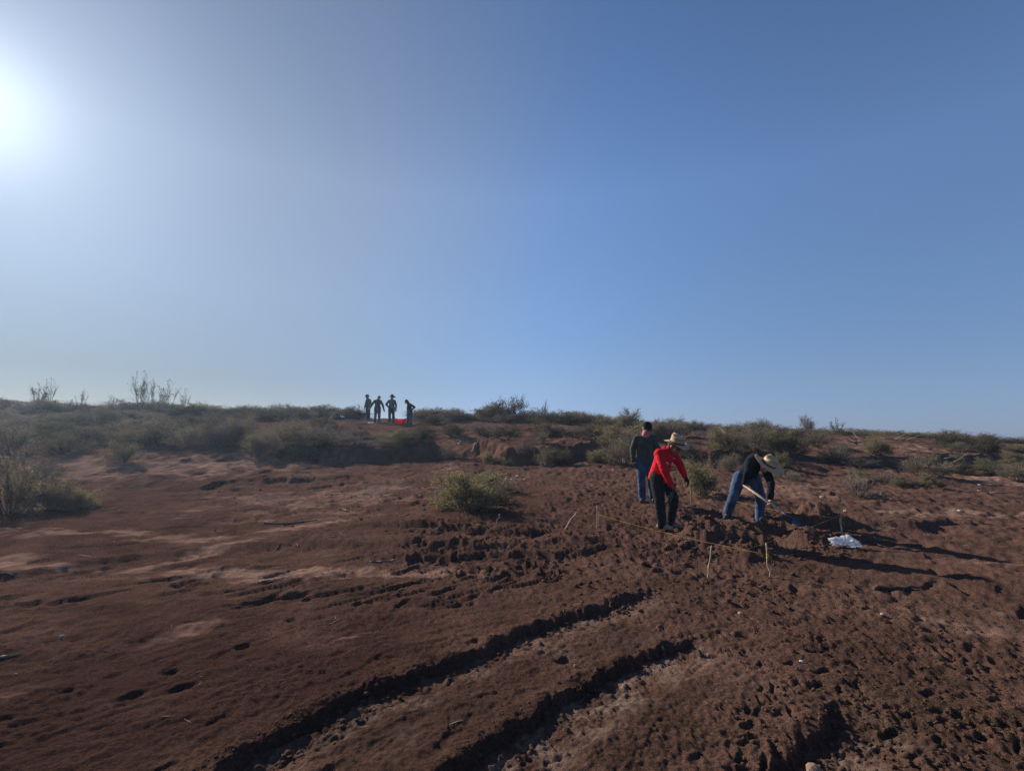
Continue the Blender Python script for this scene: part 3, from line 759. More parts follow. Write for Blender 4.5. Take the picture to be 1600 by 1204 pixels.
def lathe(prof, n=28, wave=None):
    V = []; F = []
    for r_, z in prof:
        for k in range(n):
            a = 2*math.pi*k/n; dz = wave(a, r_) if wave else 0
            V.append((math.cos(a)*r_, math.sin(a)*r_, z+dz))
    m = len(prof)
    for i in range(m):
        for k in range(n):
            j = (i+1) % m
            F.append((i*n+k, i*n+(k+1) % n, j*n+(k+1) % n, j*n+k))
    return V, F
def frame(axis, fwd):
    z = Vector(axis).normalized(); x = Vector(fwd); x = (x - z*x.dot(z)).normalized(); y = z.cross(x)
    return Matrix((x, y, z)).transposed()
def straw_hat(parent, c, axis, fwd, brim=.19, crown=.105, ch=.115, mat=STRAW, band=BAND, curl=.028, name='hat'):
    hgt = ch; e = .004
    prof = [(crown-.006, -.01), (crown-.008, hgt*.55), (crown*.86, hgt*.9), (.02, hgt*.84), (.001, hgt*.84), (.001, hgt*.84+e), (.02, hgt*.84+e), (crown*.9, hgt*.9+e*2), (crown*.99, hgt*.72), (crown, hgt*.5), (crown+.003, .006),
            (crown+.02, e), (brim*.8, e-.004), (brim, e+.004), (brim, .004), (brim*.8, -.006), (crown+.02, -.002)]
    def wave(a, r_): return (curl*math.cos(2*a+.5)*-1 + .008*math.sin(3*a))*max(0, (r_-crown)/(brim-crown))**1.5 + (.016*math.cos(2*a) if r_ < crown*.95 and r_ > .01 else 0)
    V, F = lathe(prof, 36, wave); me = bpy.data.meshes.new(name); me.from_pydata(V, [], F)
    for p in me.polygons: p.use_smooth = True
    o = link(name, me, mat, parent); o.matrix_local = Matrix.Translation(Vector(c)) @ frame(axis, fwd).to_4x4()
    pb = [(crown+.001, .004), (crown+.006, .006), (crown+.006, .030), (crown+.001, .032)]
    V, F = lathe(pb, 36); mb = bpy.data.meshes.new('hat_band'); mb.from_pydata(V, [], F); link('hat_band', mb, band, o)
    return o
def cap(parent, c, axis, fwd, mat):
    M3 = frame(axis, fwd)
    b = Blob(); b.ball((0, 0, .02), .108, (1.05, .9, .78))
    b.cone((.09, -.045, .012), (.17, -.03, .0), .012, .008); b.cone((.09, .045, .012), (.17, .03, .0), .012, .008); b.cone((.1, 0, .018), (.18, 0, .006), .012, .008)
    b.cone((0, 0, .1), (0, 0, .106), .008, .008)
    o = b.build('cap', mat, parent, .008, 0, smooth=1); o.matrix_local = Matrix.Translation(Vector(c)) @ M3.to_4x4()
    return o
def hand(b, wr, d, palm, curl=.6, s=1.0, fr=.0085):
    """palm and five fingers from the wrist, pointing along d, palm facing `palm`"""
    d = Vector(d).normalized(); pl = Vector(palm); pl = (pl - d*pl.dot(d)).normalized(); sd = d.cross(pl)
    wr = Vector(wr)
    for k in (-1, -.3, .35, 1): b.cone(wr+sd*(k*.018*s), wr+d*(.085*s)+sd*(k*.032*s), .015*s, .013*s)
    for i, (k, ln) in enumerate(((-1, .062), (-.33, .078), (.33, .083), (1, .072))):
        p = wr+d*(.085*s)+sd*(k*.033*s); q = p; a = curl*.5; 
        for j, f in enumerate((.42, .33, .25)):
            a += curl*(.35 if j else .2)
            e = q + (d*math.cos(a)+pl*math.sin(a)+sd*(k*.08))*(ln*f*s); b.cone(q, e, fr*s*(1-.1*j), fr*s*(.92-.1*j)); q = e
    p = wr+d*(.02*s)+sd*(.022*s)
    q = p+(d*.6+sd*.7+pl*.35).normalized()*.045*s; b.cone(p, q, .013*s, .0105*s)
    e = q+(d*.9+sd*.1+pl*.6*curl).normalized()*.035*s; b.cone(q, e, .010*s, .0075*s)
def head(b, c, up, fwd, s=1.0):
    M3 = frame(up, fwd); W = lambda x, y, z: Vector(c)+M3 @ (Vector((x, y, z))*s)      # x forward, y left, z up
    b.ball(W(-.012, 0, .03), .098*s, (1.03, .80, .98), M3); b.ball(W(.03, 0, -.035), .072*s, (.9, .80, 1.05), M3)
    b.cone(W(.052, 0, -.085), W(.06, 0, -.095), .026*s, .022*s)                           # chin
    b.cone(W(.088, 0, .012), W(.112, 0, -.026), .010*s, .015*s)                            # nose
    b.cone(W(.080, -.035, .028), W(.080, .035, .028), .014*s, .014*s)                      # brow
    b.cone(W(.088, -.018, -.057), W(.088, .018, -.057), .009*s, .009*s); b.cone(W(.086, -.016, -.068), W(.086, .016, -.068), .009*s, .009*s)   # lips
    for sg in (-1, 1):
        b.ball(W(-.012, sg*.079, -.005), .032*s, (.7, .3, 1.05), M3); b.ball(W(.06, sg*.042, -.022), .026*s, (1, 1, 1), M3)
    return W
def person(label, at, J, top, legs, shoes, skin=SKIN, vox=.009, rz=None, group=None, top_name='shirt', gloves=None, wr_top=.012, hem=.05, drape=None):
    """J: joints in metres, x to the right, y away, z up, feet near the origin"""
    t = tag(empty('person', at, -math.atan2(at[0], at[1]) if rz is None else rz), label, 'person', group)
    V = {k: Vector(v) for k, v in J.items()}
    pel, che, nek, hd = V['pelvis'], V['chest'], V['neck'], V['head']
    for s_ in 'lr': V[s_+'sh'] = V[s_+'sh'].lerp(che, .16)+(che-nek).normalized()*.025
    nek = V['neck'] = nek.lerp(che, .10); hd = V['head'] = hd+(che-nek).normalized()*.025
    up = V.get('head_up', hd-nek); fw = V['face']
    shl = (V['rsh']-V['lsh']).normalized(); hip = (V['rhip']-V['lhip']).normalized()
    b = Blob()
    W = head(b, hd, up, fw)
    b.cone(nek, hd-up.normalized()*.05, .058, .052)
    b.chain([pel, pel.lerp(che, .5), che], [.105, .095, .105], .70, shl)
    b.cone(che, nek, .10, .052, .75, shl)
    for s_ in 'lr':
        sh, el, wr = V[s_+'sh'], V[s_+'el'], V[s_+'wr']; hp, kn, an = V[s_+'hip'], V[s_+'knee'], V[s_+'ank']
        b.cone(che.lerp(nek, .5), sh, .055, .048); b.chain([sh, el, wr], [.05, .038, .026])
        hdv = V.get(s_+'hand', wr-el)
        hand(b, wr, hdv, V.get(s_+'palm', Vector((0, 1, 0))), J.get(s_+'curl', (.7,))[0] if isinstance(J.get(s_+'curl', (.7,)), tuple) else .7, 1.0, .0085 if vox < .012 else .011)
        b.chain([hp, kn, an], [.085, .055, .038]); b.cone(an, an+V[s_+'toe'].normalized()*.1+Vector((0, 0, -.05)), .035, .03)
    b.build('body', skin, t, vox, 0, smooth=2)
    for sg in (-1, 1):
        e = Blob(); e.ball((0, 0, 0), .012); me = bpy.data.meshes.new('eye'); me.from_pydata([v[:] for v in e.V], [], e.F)
        o = link('eye', me, EYE_M, t); o.location = W(.083, sg*.032, .004)
    # shirt
    b = Blob()
    b.cone(pel+(pel-che).normalized()*(hem+.04), pel.lerp(che, .5), .172, .156, .82, shl, 20, False); b.cone(pel.lerp(che, .5), che, .156, .162, .80, shl)
    b.cone(che, che.lerp(nek, .75), .15, .085, .78, shl); b.cone(che.lerp(nek, .7), nek+(nek-che).normalized()*.015, .085, .07, .9, shl)
    for s_ in 'lr':
        sh, el, wr = V[s_+'sh'], V[s_+'el'], V[s_+'wr']
        b.cone(che.lerp(nek, .42), sh, .098, .076); b.cone(nek.lerp(che, .22), sh, .060, .066); b.chain([sh, el, el.lerp(wr, .93)], [.076, .062, .045])
        b.cone(el.lerp(wr, .9), el.lerp(wr, .95), .048, .046)
    if drape: b.cone(pel+Vector(drape), pel, .165, .165, .85, hip, 20, False)
    tp = b.build(top_name, top, t, .013, wr_top, 8)
    b = Blob()
    b.cone(V['lhip'].lerp(pel, .3), V['rhip'].lerp(pel, .3), .125, .125, .95, (0, 0, 1)); b.cone(pel, (V['lhip']+V['rhip'])/2, .125, .13, .8, hip)
    for s_ in 'lr':
        hp, kn, an = V[s_+'hip'], V[s_+'knee'], V[s_+'ank']
        b.chain([hp, hp.lerp(kn, .45), kn, kn.lerp(an, .5), an+(an-kn).normalized()*.02], [.112, .100, .080, .078, .070])
    lg = b.build('trousers', legs, t, .013, .012, 7)
    for s_ in 'lr':
        an, to = V[s_+'ank'], V[s_+'toe'].normalized()
        b = Blob(); z = -an.z
        heel = an+Vector((0, 0, z+.042))-to*.05; toe = an+Vector((0, 0, z+.036))+to*.15
        b.cone(heel, toe, .042, .040, .9, to.cross(Vector((0, 0, 1)))); b.cone(heel+Vector((0, 0, .03))+to*.03, an+Vector((0, 0, .02)), .045, .047); b.cone(heel+to*.03, toe-to*.05+Vector((0, 0, .015)), .046, .038)
        b.build('shoe', shoes, t, .010, 0, smooth=1)
        if gloves and s_ in gloves:
            b = Blob(); hdv = V.get(s_+'hand', V[s_+'wr']-V[s_+'el'])
            hand(b, V[s_+'wr'], hdv, V.get(s_+'palm', Vector((0, 1, 0))), .7, 1.12, .0105); b.cone(V[s_+'wr'], V[s_+'wr']-hdv.normalized()*.05, .034, .036)
            b.build('glove', gloves[s_], t, .008, 0, smooth=1)
    return t, V, W
def hairdo(t, W, mat, back=.10, long=0.0):
    b = Blob(); b.ball(W(-.025, 0, .045), .103, (1.0, .86, .92)); b.cone(W(-.06, 0, .0), W(-.075, 0, -.06-long), .075, .05)
    return b.build('hair', mat, t, .009, .004, 30, smooth=1)

# the man in the red hoodie, bending over his hands
c = ground(1039, 826)
J = dict(pelvis=(-.075, 0, .83), chest=(.01, -.02, 1.11), neck=(.11, -.04, 1.255), head=(.195, -.07, 1.305), head_up=(.45, -.2, .87), face=(.70, -.50, -.42),
         lsh=(-.06, -.16, 1.21), lel=(.0, -.25, .94), lwr=(.11, -.22, .70), lhand=(.5, 0, -.8), lpalm=(.7, .3, .4), rsh=(.18, .14, 1.21), rel=(.26, .08, .98), rwr=(.32, -.02, .83), rhand=(.4, -.3, -.75), rpalm=(-.9, -.3, -.2),
         lhip=(-.11, -.08, .79), rhip=(-.01, .09, .79), lknee=(-.07, -.13, .44), rknee=(.14, .10, .47), lank=(-.045, -.06, .09), rank=(.085, .16, .09), ltoe=(.85, -.45, 0), rtoe=(.9, -.3, 0))
t, V, W = person('man in a red hoodie and straw hat bending over his hands beside the dig', c, J, RED, CHAR, SHOE, SKIN_D, .008, top_name='hoodie', gloves={'r': GLOVE})
b = Blob(); b.chain([V['lsh'].lerp(V['neck'], .6), V['neck']+Vector((-.075, 0, -.01)), V['rsh'].lerp(V['neck'], .6)], [.05, .062, .05]); b.build('hood', RED, t, .012, .006, 10)
hairdo(t, W, HAIR)
straw_hat(t, W(.0, 0, .062), Vector((.26, -.22, .9)), (1, -.5, 0), .20, .110, .14)
hd_ = next(o for o in t.children if o.name.startswith('hoodie')); bpy.context.view_layer.update()
PRINT = simple('white_print', (.7, .68, .66), rough=.7)
for x, z, w_, h_ in ((.150, 1.185, .040, .012), (.160, 1.105, .035, .018), (.055, 1.04, .03, .024), (.075, 1.015, .028, .016)):      # small white print on the chest and sleeve
    ok, p, nrm, _ = hd_.ray_cast(Vector((x, -1, z)), Vector((0, 1, 0)))
    if ok:
        b = Blob(); b.ball((0, 0, 0), 1, (w_/2, .004, h_/2)); me = bpy.data.meshes.new('print'); me.from_pydata([v[:] for v in b.V], [], b.F)
        o = link('print', me, PRINT, hd_); o.location = p; o.rotation_euler = nrm.to_track_quat('-Y', 'Z').to_euler()

# the man in the dark green shirt, standing behind and looking down
c = ground(1005, 783)
J = dict(pelvis=(.06, 0, .90), chest=(.055, -.01, 1.22), neck=(.07, -.02, 1.42), head=(.10, -.05, 1.545), head_up=(.22, -.58, .78), face=(.38, -.72, -.85),
         lsh=(-.135, 0, 1.36), lel=(-.20, .02, 1.08), lwr=(-.185, -.04, .84), lhand=(.1, -.1, -1), lpalm=(.9, 0, 0), rsh=(.26, .02, 1.36), rel=(.31, .05, 1.08), rwr=(.30, -.02, .84), rhand=(0, -.15, -1), rpalm=(-.9, 0, 0),
         lhip=(-.03, 0, .86), rhip=(.15, 0, .86), lknee=(-.03, -.03, .47), rknee=(.17, .01, .47), lank=(-.015, .0, .09), rank=(.19, .09, .09), ltoe=(-.15, -1, 0), rtoe=(.35, -1, 0))
t, V, W = person('man in a dark green shirt, jeans, black cap and pink neck cloth', c, J, GREEN, DENIM, SHOE_D, SKIN, .008, gloves={'l': GLOVE})
cap(t, W(-.005, 0, .05), V['head_up'], V['face'], BLACK)
b = Blob(); b.cone(V['neck']+Vector((0, -.005, -.03)), W(.035, 0, -.05), .085, .078, .95, (1, 0, 0)); b.build('neck_cloth', PINK, t, .010, .006, 18)

# the man digging, bent over his spade
c = ground(1163, 808)
J = dict(pelvis=(.06, .02, .78), chest=(.21, -.11, 1.03), neck=(.33, -.23, 1.00), head=(.385, -.32, .955), head_up=(.62, -.45, .45), face=(-.02, -.78, -.62),
         lsh=(.13, -.29, 1.02), lel=(.07, -.38, .82), lwr=(.02, -.31, .66), lhand=(.45, .05, -.6), lpalm=(.5, .2, .8), rsh=(.38, -.07, .97), rel=(.43, -.22, .68), rwr=(.405, -.37, .425), rhand=(-.15, -.55, -.6), rpalm=(-.6, -.5, .5),
         lhip=(-.05, -.03, .74), rhip=(.17, .05, .74), lknee=(-.16, -.15, .41), rknee=(.27, -.08, .42), lank=(-.275, -.02, .10), rank=(.24, -.04, .06), ltoe=(-.2, -1, 0), rtoe=(.45, -.9, 0))
t, V, W = person('man in a black top, jeans and straw hat bent over digging with a spade', c, J, NAVY, DENIM, SHOE_D, SKIN, .008, hem=.10, drape=(.03, -.05, -.09))
hairdo(t, W, HAIR)
straw_hat(t, W(-.012, 0, .055), Vector((.52, -.34, .78)), (.6, -.8, 0), .255, .115, .13, curl=.012)
DIGGER = t
def far_person(label, px, py, J, top, legs, hat=None, **k):
    c = ground(px, py)
    return person(label, c, J, top, legs, SHOE_D, SKIN_D, .014, **k)
# four people on the ridge
J = dict(pelvis=(.06, 0, .92), chest=(.07, 0, 1.22), neck=(.02, -.02, 1.42), head=(-.02, -.03, 1.53), face=(-.9, -.25, -.2), head_up=(-.15, 0, 1),
         lsh=(-.06, -.08, 1.36), lel=(-.10, -.12, 1.06), lwr=(-.16, -.16, .82), rsh=(.17, .08, 1.36), rel=(.22, .05, 1.08), rwr=(.16, -.06, .86),
         lhip=(.0, -.06, .87), rhip=(.11, .06, .87), lknee=(.02, -.07, .47), rknee=(.12, .06, .47), lank=(.03, -.06, .09), rank=(.15, .07, .09), ltoe=(-1, -.3, 0), rtoe=(-1, -.2, 0))
t, V, W = far_person('person in an olive shirt and wide hat, leftmost of the four on the ridge', 573, 654, J, OLIVE, DARKJEAN, gloves={'l': GLOVE_W, 'r': GLOVE_W})
straw_hat(t, W(0, 0, .06), V['head_up'], V['face'], .185, .1, .12, DHAT, BAND)
J = dict(pelvis=(.0, 0, .92), chest=(.0, -.01, 1.20), neck=(.02, -.03, 1.38), head=(.06, -.06, 1.47), face=(-.25, .9, -.45), head_up=(.1, .3, .95),
         lsh=(-.19, 0, 1.33), lel=(-.32, -.02, 1.08), lwr=(-.42, -.05, .86), rsh=(.19, 0, 1.33), rel=(.29, -.02, 1.05), rwr=(.36, -.05, .80),
         lhip=(-.09, 0, .87), rhip=(.09, 0, .87), lknee=(-.10, .03, .47), rknee=(.11, .03, .47), lank=(-.13, 0, .09), rank=(.12, .0, .09), ltoe=(-.2, 1, 0), rtoe=(.2, 1, 0))
t, V, W = far_person('person in a plum shirt and jeans with both arms held away, second on the ridge', 589, 661, J, PLUM, DENIM)
cap(t, W(-.0, 0, .05), V['head_up'], V['face'], GREY)
J = dict(pelvis=(.0, 0, .94), chest=(.0, 0, 1.24), neck=(.0, 0, 1.42), head=(.01, .02, 1.53), face=(.1, .95, -.2), head_up=(0, .1, 1),
         lsh=(-.19, 0, 1.36), lel=(-.32, -.04, 1.10), lwr=(-.19, .03, .96), rsh=(.19, 0, 1.36), rel=(.25, 0, 1.08), rwr=(.25, .03, .82), lhand=(.6, .3, -.4),
         lhip=(-.09, 0, .89), rhip=(.09, 0, .89), lknee=(-.10, .01, .48), rknee=(.11, .01, .48), lank=(-.09, 0, .09), rank=(.14, .0, .09), ltoe=(-.2, 1, 0), rtoe=(.2, 1, 0))
t, V, W = far_person('person in a grey shirt and wide hat, hand on hip, beside the red tub', 611, 661, J, GREY, DARKJEAN)
straw_hat(t, W(0, 0, .06), V['head_up'], V['face'], .205, .1, .13, DHAT, BAND)
J = dict(pelvis=(.02, 0, .86), chest=(-.02, 0, 1.14), neck=(-.10, -.02, 1.31), head=(-.20, -.03, 1.38), face=(-.75, -.1, -.65), head_up=(-.6, 0, .75),
         lsh=(-.08, -.13, 1.23), lel=(-.10, -.15, .98), lwr=(-.10, -.10, .80), rsh=(.06, .14, 1.23), rel=(.30, .12, 1.05), rwr=(.13, .08, .88), rhand=(-.6, -.3, -.3),
         lhip=(-.05, -.07, .81), rhip=(.08, .07, .81), lknee=(-.06, -.08, .45), rknee=(.10, .06, .45), lank=(-.05, -.06, .09), rank=(.11, .07, .09), ltoe=(-1, -.2, 0), rtoe=(-1, -.1, 0))
t, V, W = far_person('person in a black top leaning over, rightmost of the four on the ridge', 639, 662, J, BLACK, DENIM, top_name='hoodie')
hairdo(t, W, HAIR, long=.06)
# ------------------------------------------------------------------ tools, stakes, string and litter
def bark_mat(name, col): return simple(name, col, rough=.85, vary=.35, scale=25, bump=.4, bscale=70)
PALEWOOD = bark_mat('peeled_wood', (.32, .235, .165)); GREYWOOD = bark_mat('weathered_wood', (.18, .145, .118)); DARKWOOD = bark_mat('dark_wood', (.06, .045, .035))
YELLOW = simple('yellow_string', (.44, .27, .05), rough=.7); STEEL = simple('spade_steel', (.05, .055, .07), rough=.45, metal=.6, spec=.5); HANDLE = bark_mat('ash_handle', (.50, .40, .29))
def mesh_tubes(name, lines, mat, parent=None, n=6):
    V = []; F = []
    for pts, rad in lines:
        o = len(V); tube(V, F, pts, rad, n)
        m = len(pts); F.append(tuple(o+k for k in range(n))[::-1]); F.append(tuple(o+(m-1)*n+k for k in range(n)))
    me = bpy.data.meshes.new(name); me.from_pydata([v[:] for v in V], [], F)
    for p in me.polygons: p.use_smooth = True
    return link(name, me, mat, parent)
rq = random.Random(5)
def stick_pts(a, b, wob, n=7):
    a = Vector(a); b = Vector(b)
    return [a.lerp(b, i/(n-1)) + Vector((rq.gauss(0, wob), rq.gauss(0, wob), 0))*(0 < i < n-1) for i in range(n)]
def top_at(c, px, py):               # the point over c that shows at pixel px,py
    q = P(px, py, c.y); return q
def stake(base_px, top_px, r_, mat, label, name='stake', cat='stake', wraps=(), wob=.006, dy=0.0):
    r_ *= .8; c = ground(*base_px); q = P(top_px[0], top_px[1], c.y+dy)
    t = tag(empty(name, c), label, cat)
    a = Vector((0, 0, -.10)); e = q-c
    pts = [a]+stick_pts((0, 0, 0), e, wob)
    mesh_tubes('shaft', [(pts, [r_*1.05]+[r_*(1.0-.12*i/6) for i in range(7)])], mat, t)
    for f in wraps:
        m = e*f; lines = []
        ring = [m + Vector((math.cos(k*.9)*r_*1.25, math.sin(k*.9)*r_*1.25, (k-10)*.0022)) for k in range(22)]
        lines.append((ring, .004)); lines.append(([ring[-1], ring[-1]+Vector((.02, -.01, -.03)), ring[-1]+Vector((.025, -.012, -.07))], .003))
        mesh_tubes('string_wrap', lines, YELLOW, t, 4)
    return c, q
A = stake((933,824), (933,790), .013, PALEWOOD, 'thin stake with a second sliver beside it where the yellow string starts at the left', wraps=(.55,))
C1 = stake((1106,900), (1112,852), .012, PALEWOOD, 'pale stake in front of the dig, left of the front pair', wraps=(.35,))
C2 = stake((1203,901), (1197,848), .012, PALEWOOD, 'pale crooked stake with knotted string in front of the dig, right of the front pair', wraps=(.55, .62), wob=.007)
D1 = stake((1315,830), (1312,774), .019, bark_mat('yellowed_stick', (.50, .34, .19)), 'thick yellowish stake wound with string beside the plastic bag', wraps=(.95, .86, .45, .3), wob=.010)
E1 = stake((1080,783), (1079,750), .013, GREYWOOD, 'thin stake behind the hands of the man in red', wraps=(.5,))
F1 = stake((1136,780), (1136,757), .011, GREYWOOD, 'thin stake just left of the legs of the digging man', wraps=(.3,))
stake((936,823), (936,799), .008, PALEWOOD, 'short sliver of wood touching the left string stake')
stake((883,827), (901,800), .020, PALEWOOD, 'short pale stick leaning sharply to the right left of the string stake', 'stick', 'stick')
stake((777,820), (781,803), .018, GREYWOOD, 'short curved white stick standing in the shaded ledge', 'stick', 'stick', wob=.010)
stake((753,798), (754,783), .016, GREYWOOD, 'short grey stick upright at the foot of the rounded shrub', 'stick', 'stick')
stake((794,764), (793,741), .030, DARKWOOD, 'short dark post beside the small orange marker', 'post', 'post')
stake((773,745), (771,733), .028, DARKWOOD, 'stubby dark post behind the grey green shrub', 'post', 'post')
stake((1407,711), (1407,698), .022, PALEWOOD, 'lone pale stake on the red earth mound at the right')
stake((657,660), (656,642), .030, GREYWOOD, 'pale stake on the ridge right of the person in black')
stake((617,663), (617,652), .026, GREYWOOD, 'short white stake at the left side of the red tub')
stake((551,796), (551,787), .011, PALEWOOD, 'tiny upright twig end beside the forked bleached twig', 'stick', 'stick')

def string(a, b, sag, label, r_=.0015):
    a = Vector(a); b = Vector(b)
    pts = [a.lerp(b, i/20) - Vector((0, 0, sag*4*(i/20)*(1-i/20))) for i in range(21)]
    tag(mesh_tubes('string', [(pts, r_)], YELLOW, None, 5), label, 'string')
def on(st, f): return st[0].lerp(st[1], f)
string(on(A, .60), on(C2, .66), .03, 'long yellow string from the left stake past the grey shoe')
string(on(C1, .55), on(D1, .50), .03, 'yellow string from the front left stake over the spoil to the yellowish stake', .0014)
string(on(E1, .42), on(F1, .1), .01, 'short yellow string behind the man in red', .0018)
string(on(F1, .1), on(D1, .42), .06, 'yellow string behind the digging man to the yellowish stake', .0016)
string(on(A, .66), on(E1, .45), .03, 'yellow string behind the man in red from the left stake', .0015)

# the spade in the digger's hands
gD = DIGGER.matrix_world if False else (Matrix.Translation(DIGGER.location) @ DIGGER.rotation_euler.to_matrix().to_4x4())
h0 = gD @ Vector((.055, -.33, .60)); h1 = gD @ Vector((.41, -.45, .35))
dirn_ = (h1-h0).normalized(); tip = h0+dirn_*1.02
t = tag(empty('spade', (tip.x, tip.y, zat(tip.x, tip.y))), 'long handled spade with a dark blade held by the digging man', 'spade'); o_ = t.location.copy()
sk0 = h0-dirn_*.07; sk1 = h0+dirn_*.74
mesh_tubes('handle', [([sk0-o_, (sk0.lerp(sk1, .5))-o_, sk1-o_], [.017, .019, .018])], HANDLE, t, 8)
mesh_tubes('socket', [([sk1-o_-dirn_*.10, sk1-o_, sk1+dirn_*.09-o_], [.0225, .0225, .012])], STEEL, t, 8)
M3 = frame(dirn_, Vector((.35, -.6, .72))); V = []; F = []
nu, nv = 8, 9
for sd in (0, 1):
    for i in range(nv):
        f = i/(nv-1); hw = .098*(1-.10*f)*(1 if f < .7 else math.sqrt(max(.02, 1-((f-.7)/.3)**2*.82)))
        for k in range(nu+1):
            g = k/nu*2-1
            V.append(M3 @ Vector((-.022*(1-g*g)+.02*f*f*-1+(.003 if sd else 0), g*hw*1.1, f*.31)))
n1 = nv*(nu+1)
for i in range(nv-1):
    for k in range(nu):
        q = (i*(nu+1)+k, i*(nu+1)+k+1, (i+1)*(nu+1)+k+1, (i+1)*(nu+1)+k); F.append(q); F.append(tuple(n1+z for z in q[::-1]))
rim = [k for k in range(nu+1)]+[i*(nu+1)+nu for i in range(1, nv)]+[(nv-1)*(nu+1)+k for k in range(nu-1, -1, -1)]+[i*(nu+1) for i in range(nv-2, 0, -1)]
for a, b in zip(rim, rim[1:]+rim[:1]): F.append((b, a, n1+a, n1+b))
me = bpy.data.meshes.new('blade'); me.from_pydata([v[:] for v in V], [], F); bl = link('blade', me, STEEL, t); bl.location = sk1+dirn_*.03-o_

# what the man in red is holding
rd = next(o for o in S.objects if o.get('label', '').startswith('man in a red'))
gR = Matrix.Translation(rd.location) @ rd.rotation_euler.to_matrix().to_4x4()
def lump(name, V_, F_, mat, parent=None, smooth=True):
    me = bpy.data.meshes.new(name); me.from_pydata([tuple(v) for v in V_], [], F_)
    for p in me.polygons: p.use_smooth = smooth
    return link(name, me, mat, parent)
hp = gR @ Vector((.155, -.245, .655))
t = tag(empty('hand_hoe', hp), 'dark curved hand tool held low by the man in the red hoodie', 'hand tool')
mesh_tubes('handle', [([Vector((.02, 0, .08)), Vector((0, 0, 0)), Vector((-.03, 0, -.07))], [.014, .018, .016])], DARKWOOD, t, 8)
ML = Blob(); ML.chain([(-.03, 0, -.06), (-.065, 0, -.12), (-.085, .01, -.20), (-.08, .015, -.27)], [.022, .040, .034, .010], .35, (1, 0, 0)); ML.build('blade', STEEL, t, .008, 0, smooth=1)
hp = gR @ Vector((.215, -.20, .70))
V = []; F = []
for i in range(13):
    a = i/12; x = .02+.055*math.sin(a*2.4); z = .06-.17*a; y = .02*math.sin(a*7)
    for s_ in (-1, 1):
        for e in (-.002, .002): V.append((x+s_*.014, y+e+s_*.008, z))
for i in range(12):
    o = i*4
    for a, b in ((0, 2), (2, 3), (3, 1), (1, 0)): F.append((o+a, o+b, o+4+b, o+4+a))
F.append((0, 1, 3, 2)); F.append((48, 50, 51, 49))
o = lump('marking_tape', V, F, simple('orange_tape', (.85, .16, .05), rough=.5)); o.location = hp
tag(o, 'loose end of orange marking tape in the hands of the man in red', 'tape')

# crumpled clear plastic bag
def crumple(c, sx, sy, sz, seed, mat, label, name, cat, n=34, sharp=.55, heading=0):
    V = []; F = []; m = n//2
    for i in range(m+1):
        th_ = math.pi*i/m
        for k in range(n):
            a = 2*math.pi*k/n; x, y, z = math.sin(th_)*math.cos(a), math.sin(th_)*math.sin(a), math.cos(th_)
            f = 1+sharp*(.4-1.6*abs(float(noise(np.array(x*1.3+z*.9+seed), np.array(y*1.3-z*1.2), seed)))) + sharp*.22*float(noise(np.array(x*3.1+seed+z), np.array(y*3.1+z*2.3), seed+3))
            V.append((x*f*sx, y*f*sy, max(-.004, (z*f*.75+.42)*sz)))
    for i in range(m):
        for k in range(n): F.append((i*n+k, (i+1)*n+k, (i+1)*n+(k+1) % n, i*n+(k+1) % n))
    o = lump(name, V, F, mat, None, False); o.location = c; o.rotation_euler = (0, 0, heading); tag(o, label, cat); return o
M = Mat('clear_plastic'); tr = M.n('ShaderNodeBsdfTransparent'); M.b.inputs['Base Color'].default_value = (.80, .80, .82, 1); M.b.inputs['Roughness'].default_value = .18; M.b.inputs['Specular IOR Level'].default_value = .8
ms = M.n('ShaderNodeMixShader'); lw_ = M.n('ShaderNodeLayerWeight', Blend=.45); M.l(M.math('ADD', M.math('MULTIPLY', lw_.outputs['Facing'], .5), .34), ms.inputs[0])
M.l(tr.outputs[0], ms.inputs[1]); M.l(M.b.outputs[0], ms.inputs[2]); M.l(ms.outputs[0], M.out.inputs['Surface'])
crumple(ground(1322, 848), .20, .10, .115, 3, M.m, 'crumpled clear plastic bag on the ground by the yellowish stake', 'plastic_bag', 'bag', 20, .75)
WHITE = simple('white_plastic', (.75, .76, .78), rough=.4)
# on the ridge: tub, bags, screen
c = ground(626, 663); RM_ = Mat('red_tub_plastic'); RM_.b.inputs['Base Color'].default_value = (.85, .045, .02, 1); RM_.b.inputs['Roughness'].default_value = .4
tl = RM_.n('ShaderNodeBsdfTranslucent'); tl.inputs['Color'].default_value = (.95, .06, .025, 1); mxs = RM_.n('ShaderNodeMixShader'); mxs.inputs[0].default_value = .55
RM_.l(RM_.b.outputs[0], mxs.inputs[1]); RM_.l(tl.outputs[0], mxs.inputs[2]); RM_.l(mxs.outputs[0], RM_.out.inputs['Surface']); RT = RM_.m
t = tag(empty('tub', c), 'bright red plastic tub on the ridge between two of the standing people', 'tub')
def rrect(hx, hy, z, n=6, r_=.06):
    pts = []
    for cx, cy, a0 in ((hx-r_, hy-r_, 0), (-hx+r_, hy-r_, 90), (-hx+r_, -hy+r_, 180), (hx-r_, -hy+r_, 270)):
        for k in range(n): a = R(a0+90*k/(n-1)); pts.append((cx+r_*math.cos(a), cy+r_*math.sin(a), z))
    return pts
rings = [rrect(.24, .17, 0), rrect(.25, .18, .02), rrect(.285, .21, .30), rrect(.31, .235, .30), rrect(.31, .235, .335), rrect(.285, .21, .335), rrect(.235, .165, .03), rrect(.05, .05, .03, r_=.04)]
V = [p for r_ in rings for p in r_]; n = 24; F = [tuple(range(n))[::-1]]
for i in range(len(rings)-1):
    for k in range(n): F.append((i*n+k, i*n+(k+1) % n, (i+1)*n+(k+1) % n, (i+1)*n+k))
F.append(tuple((len(rings)-1)*n+k for k in range(n)))
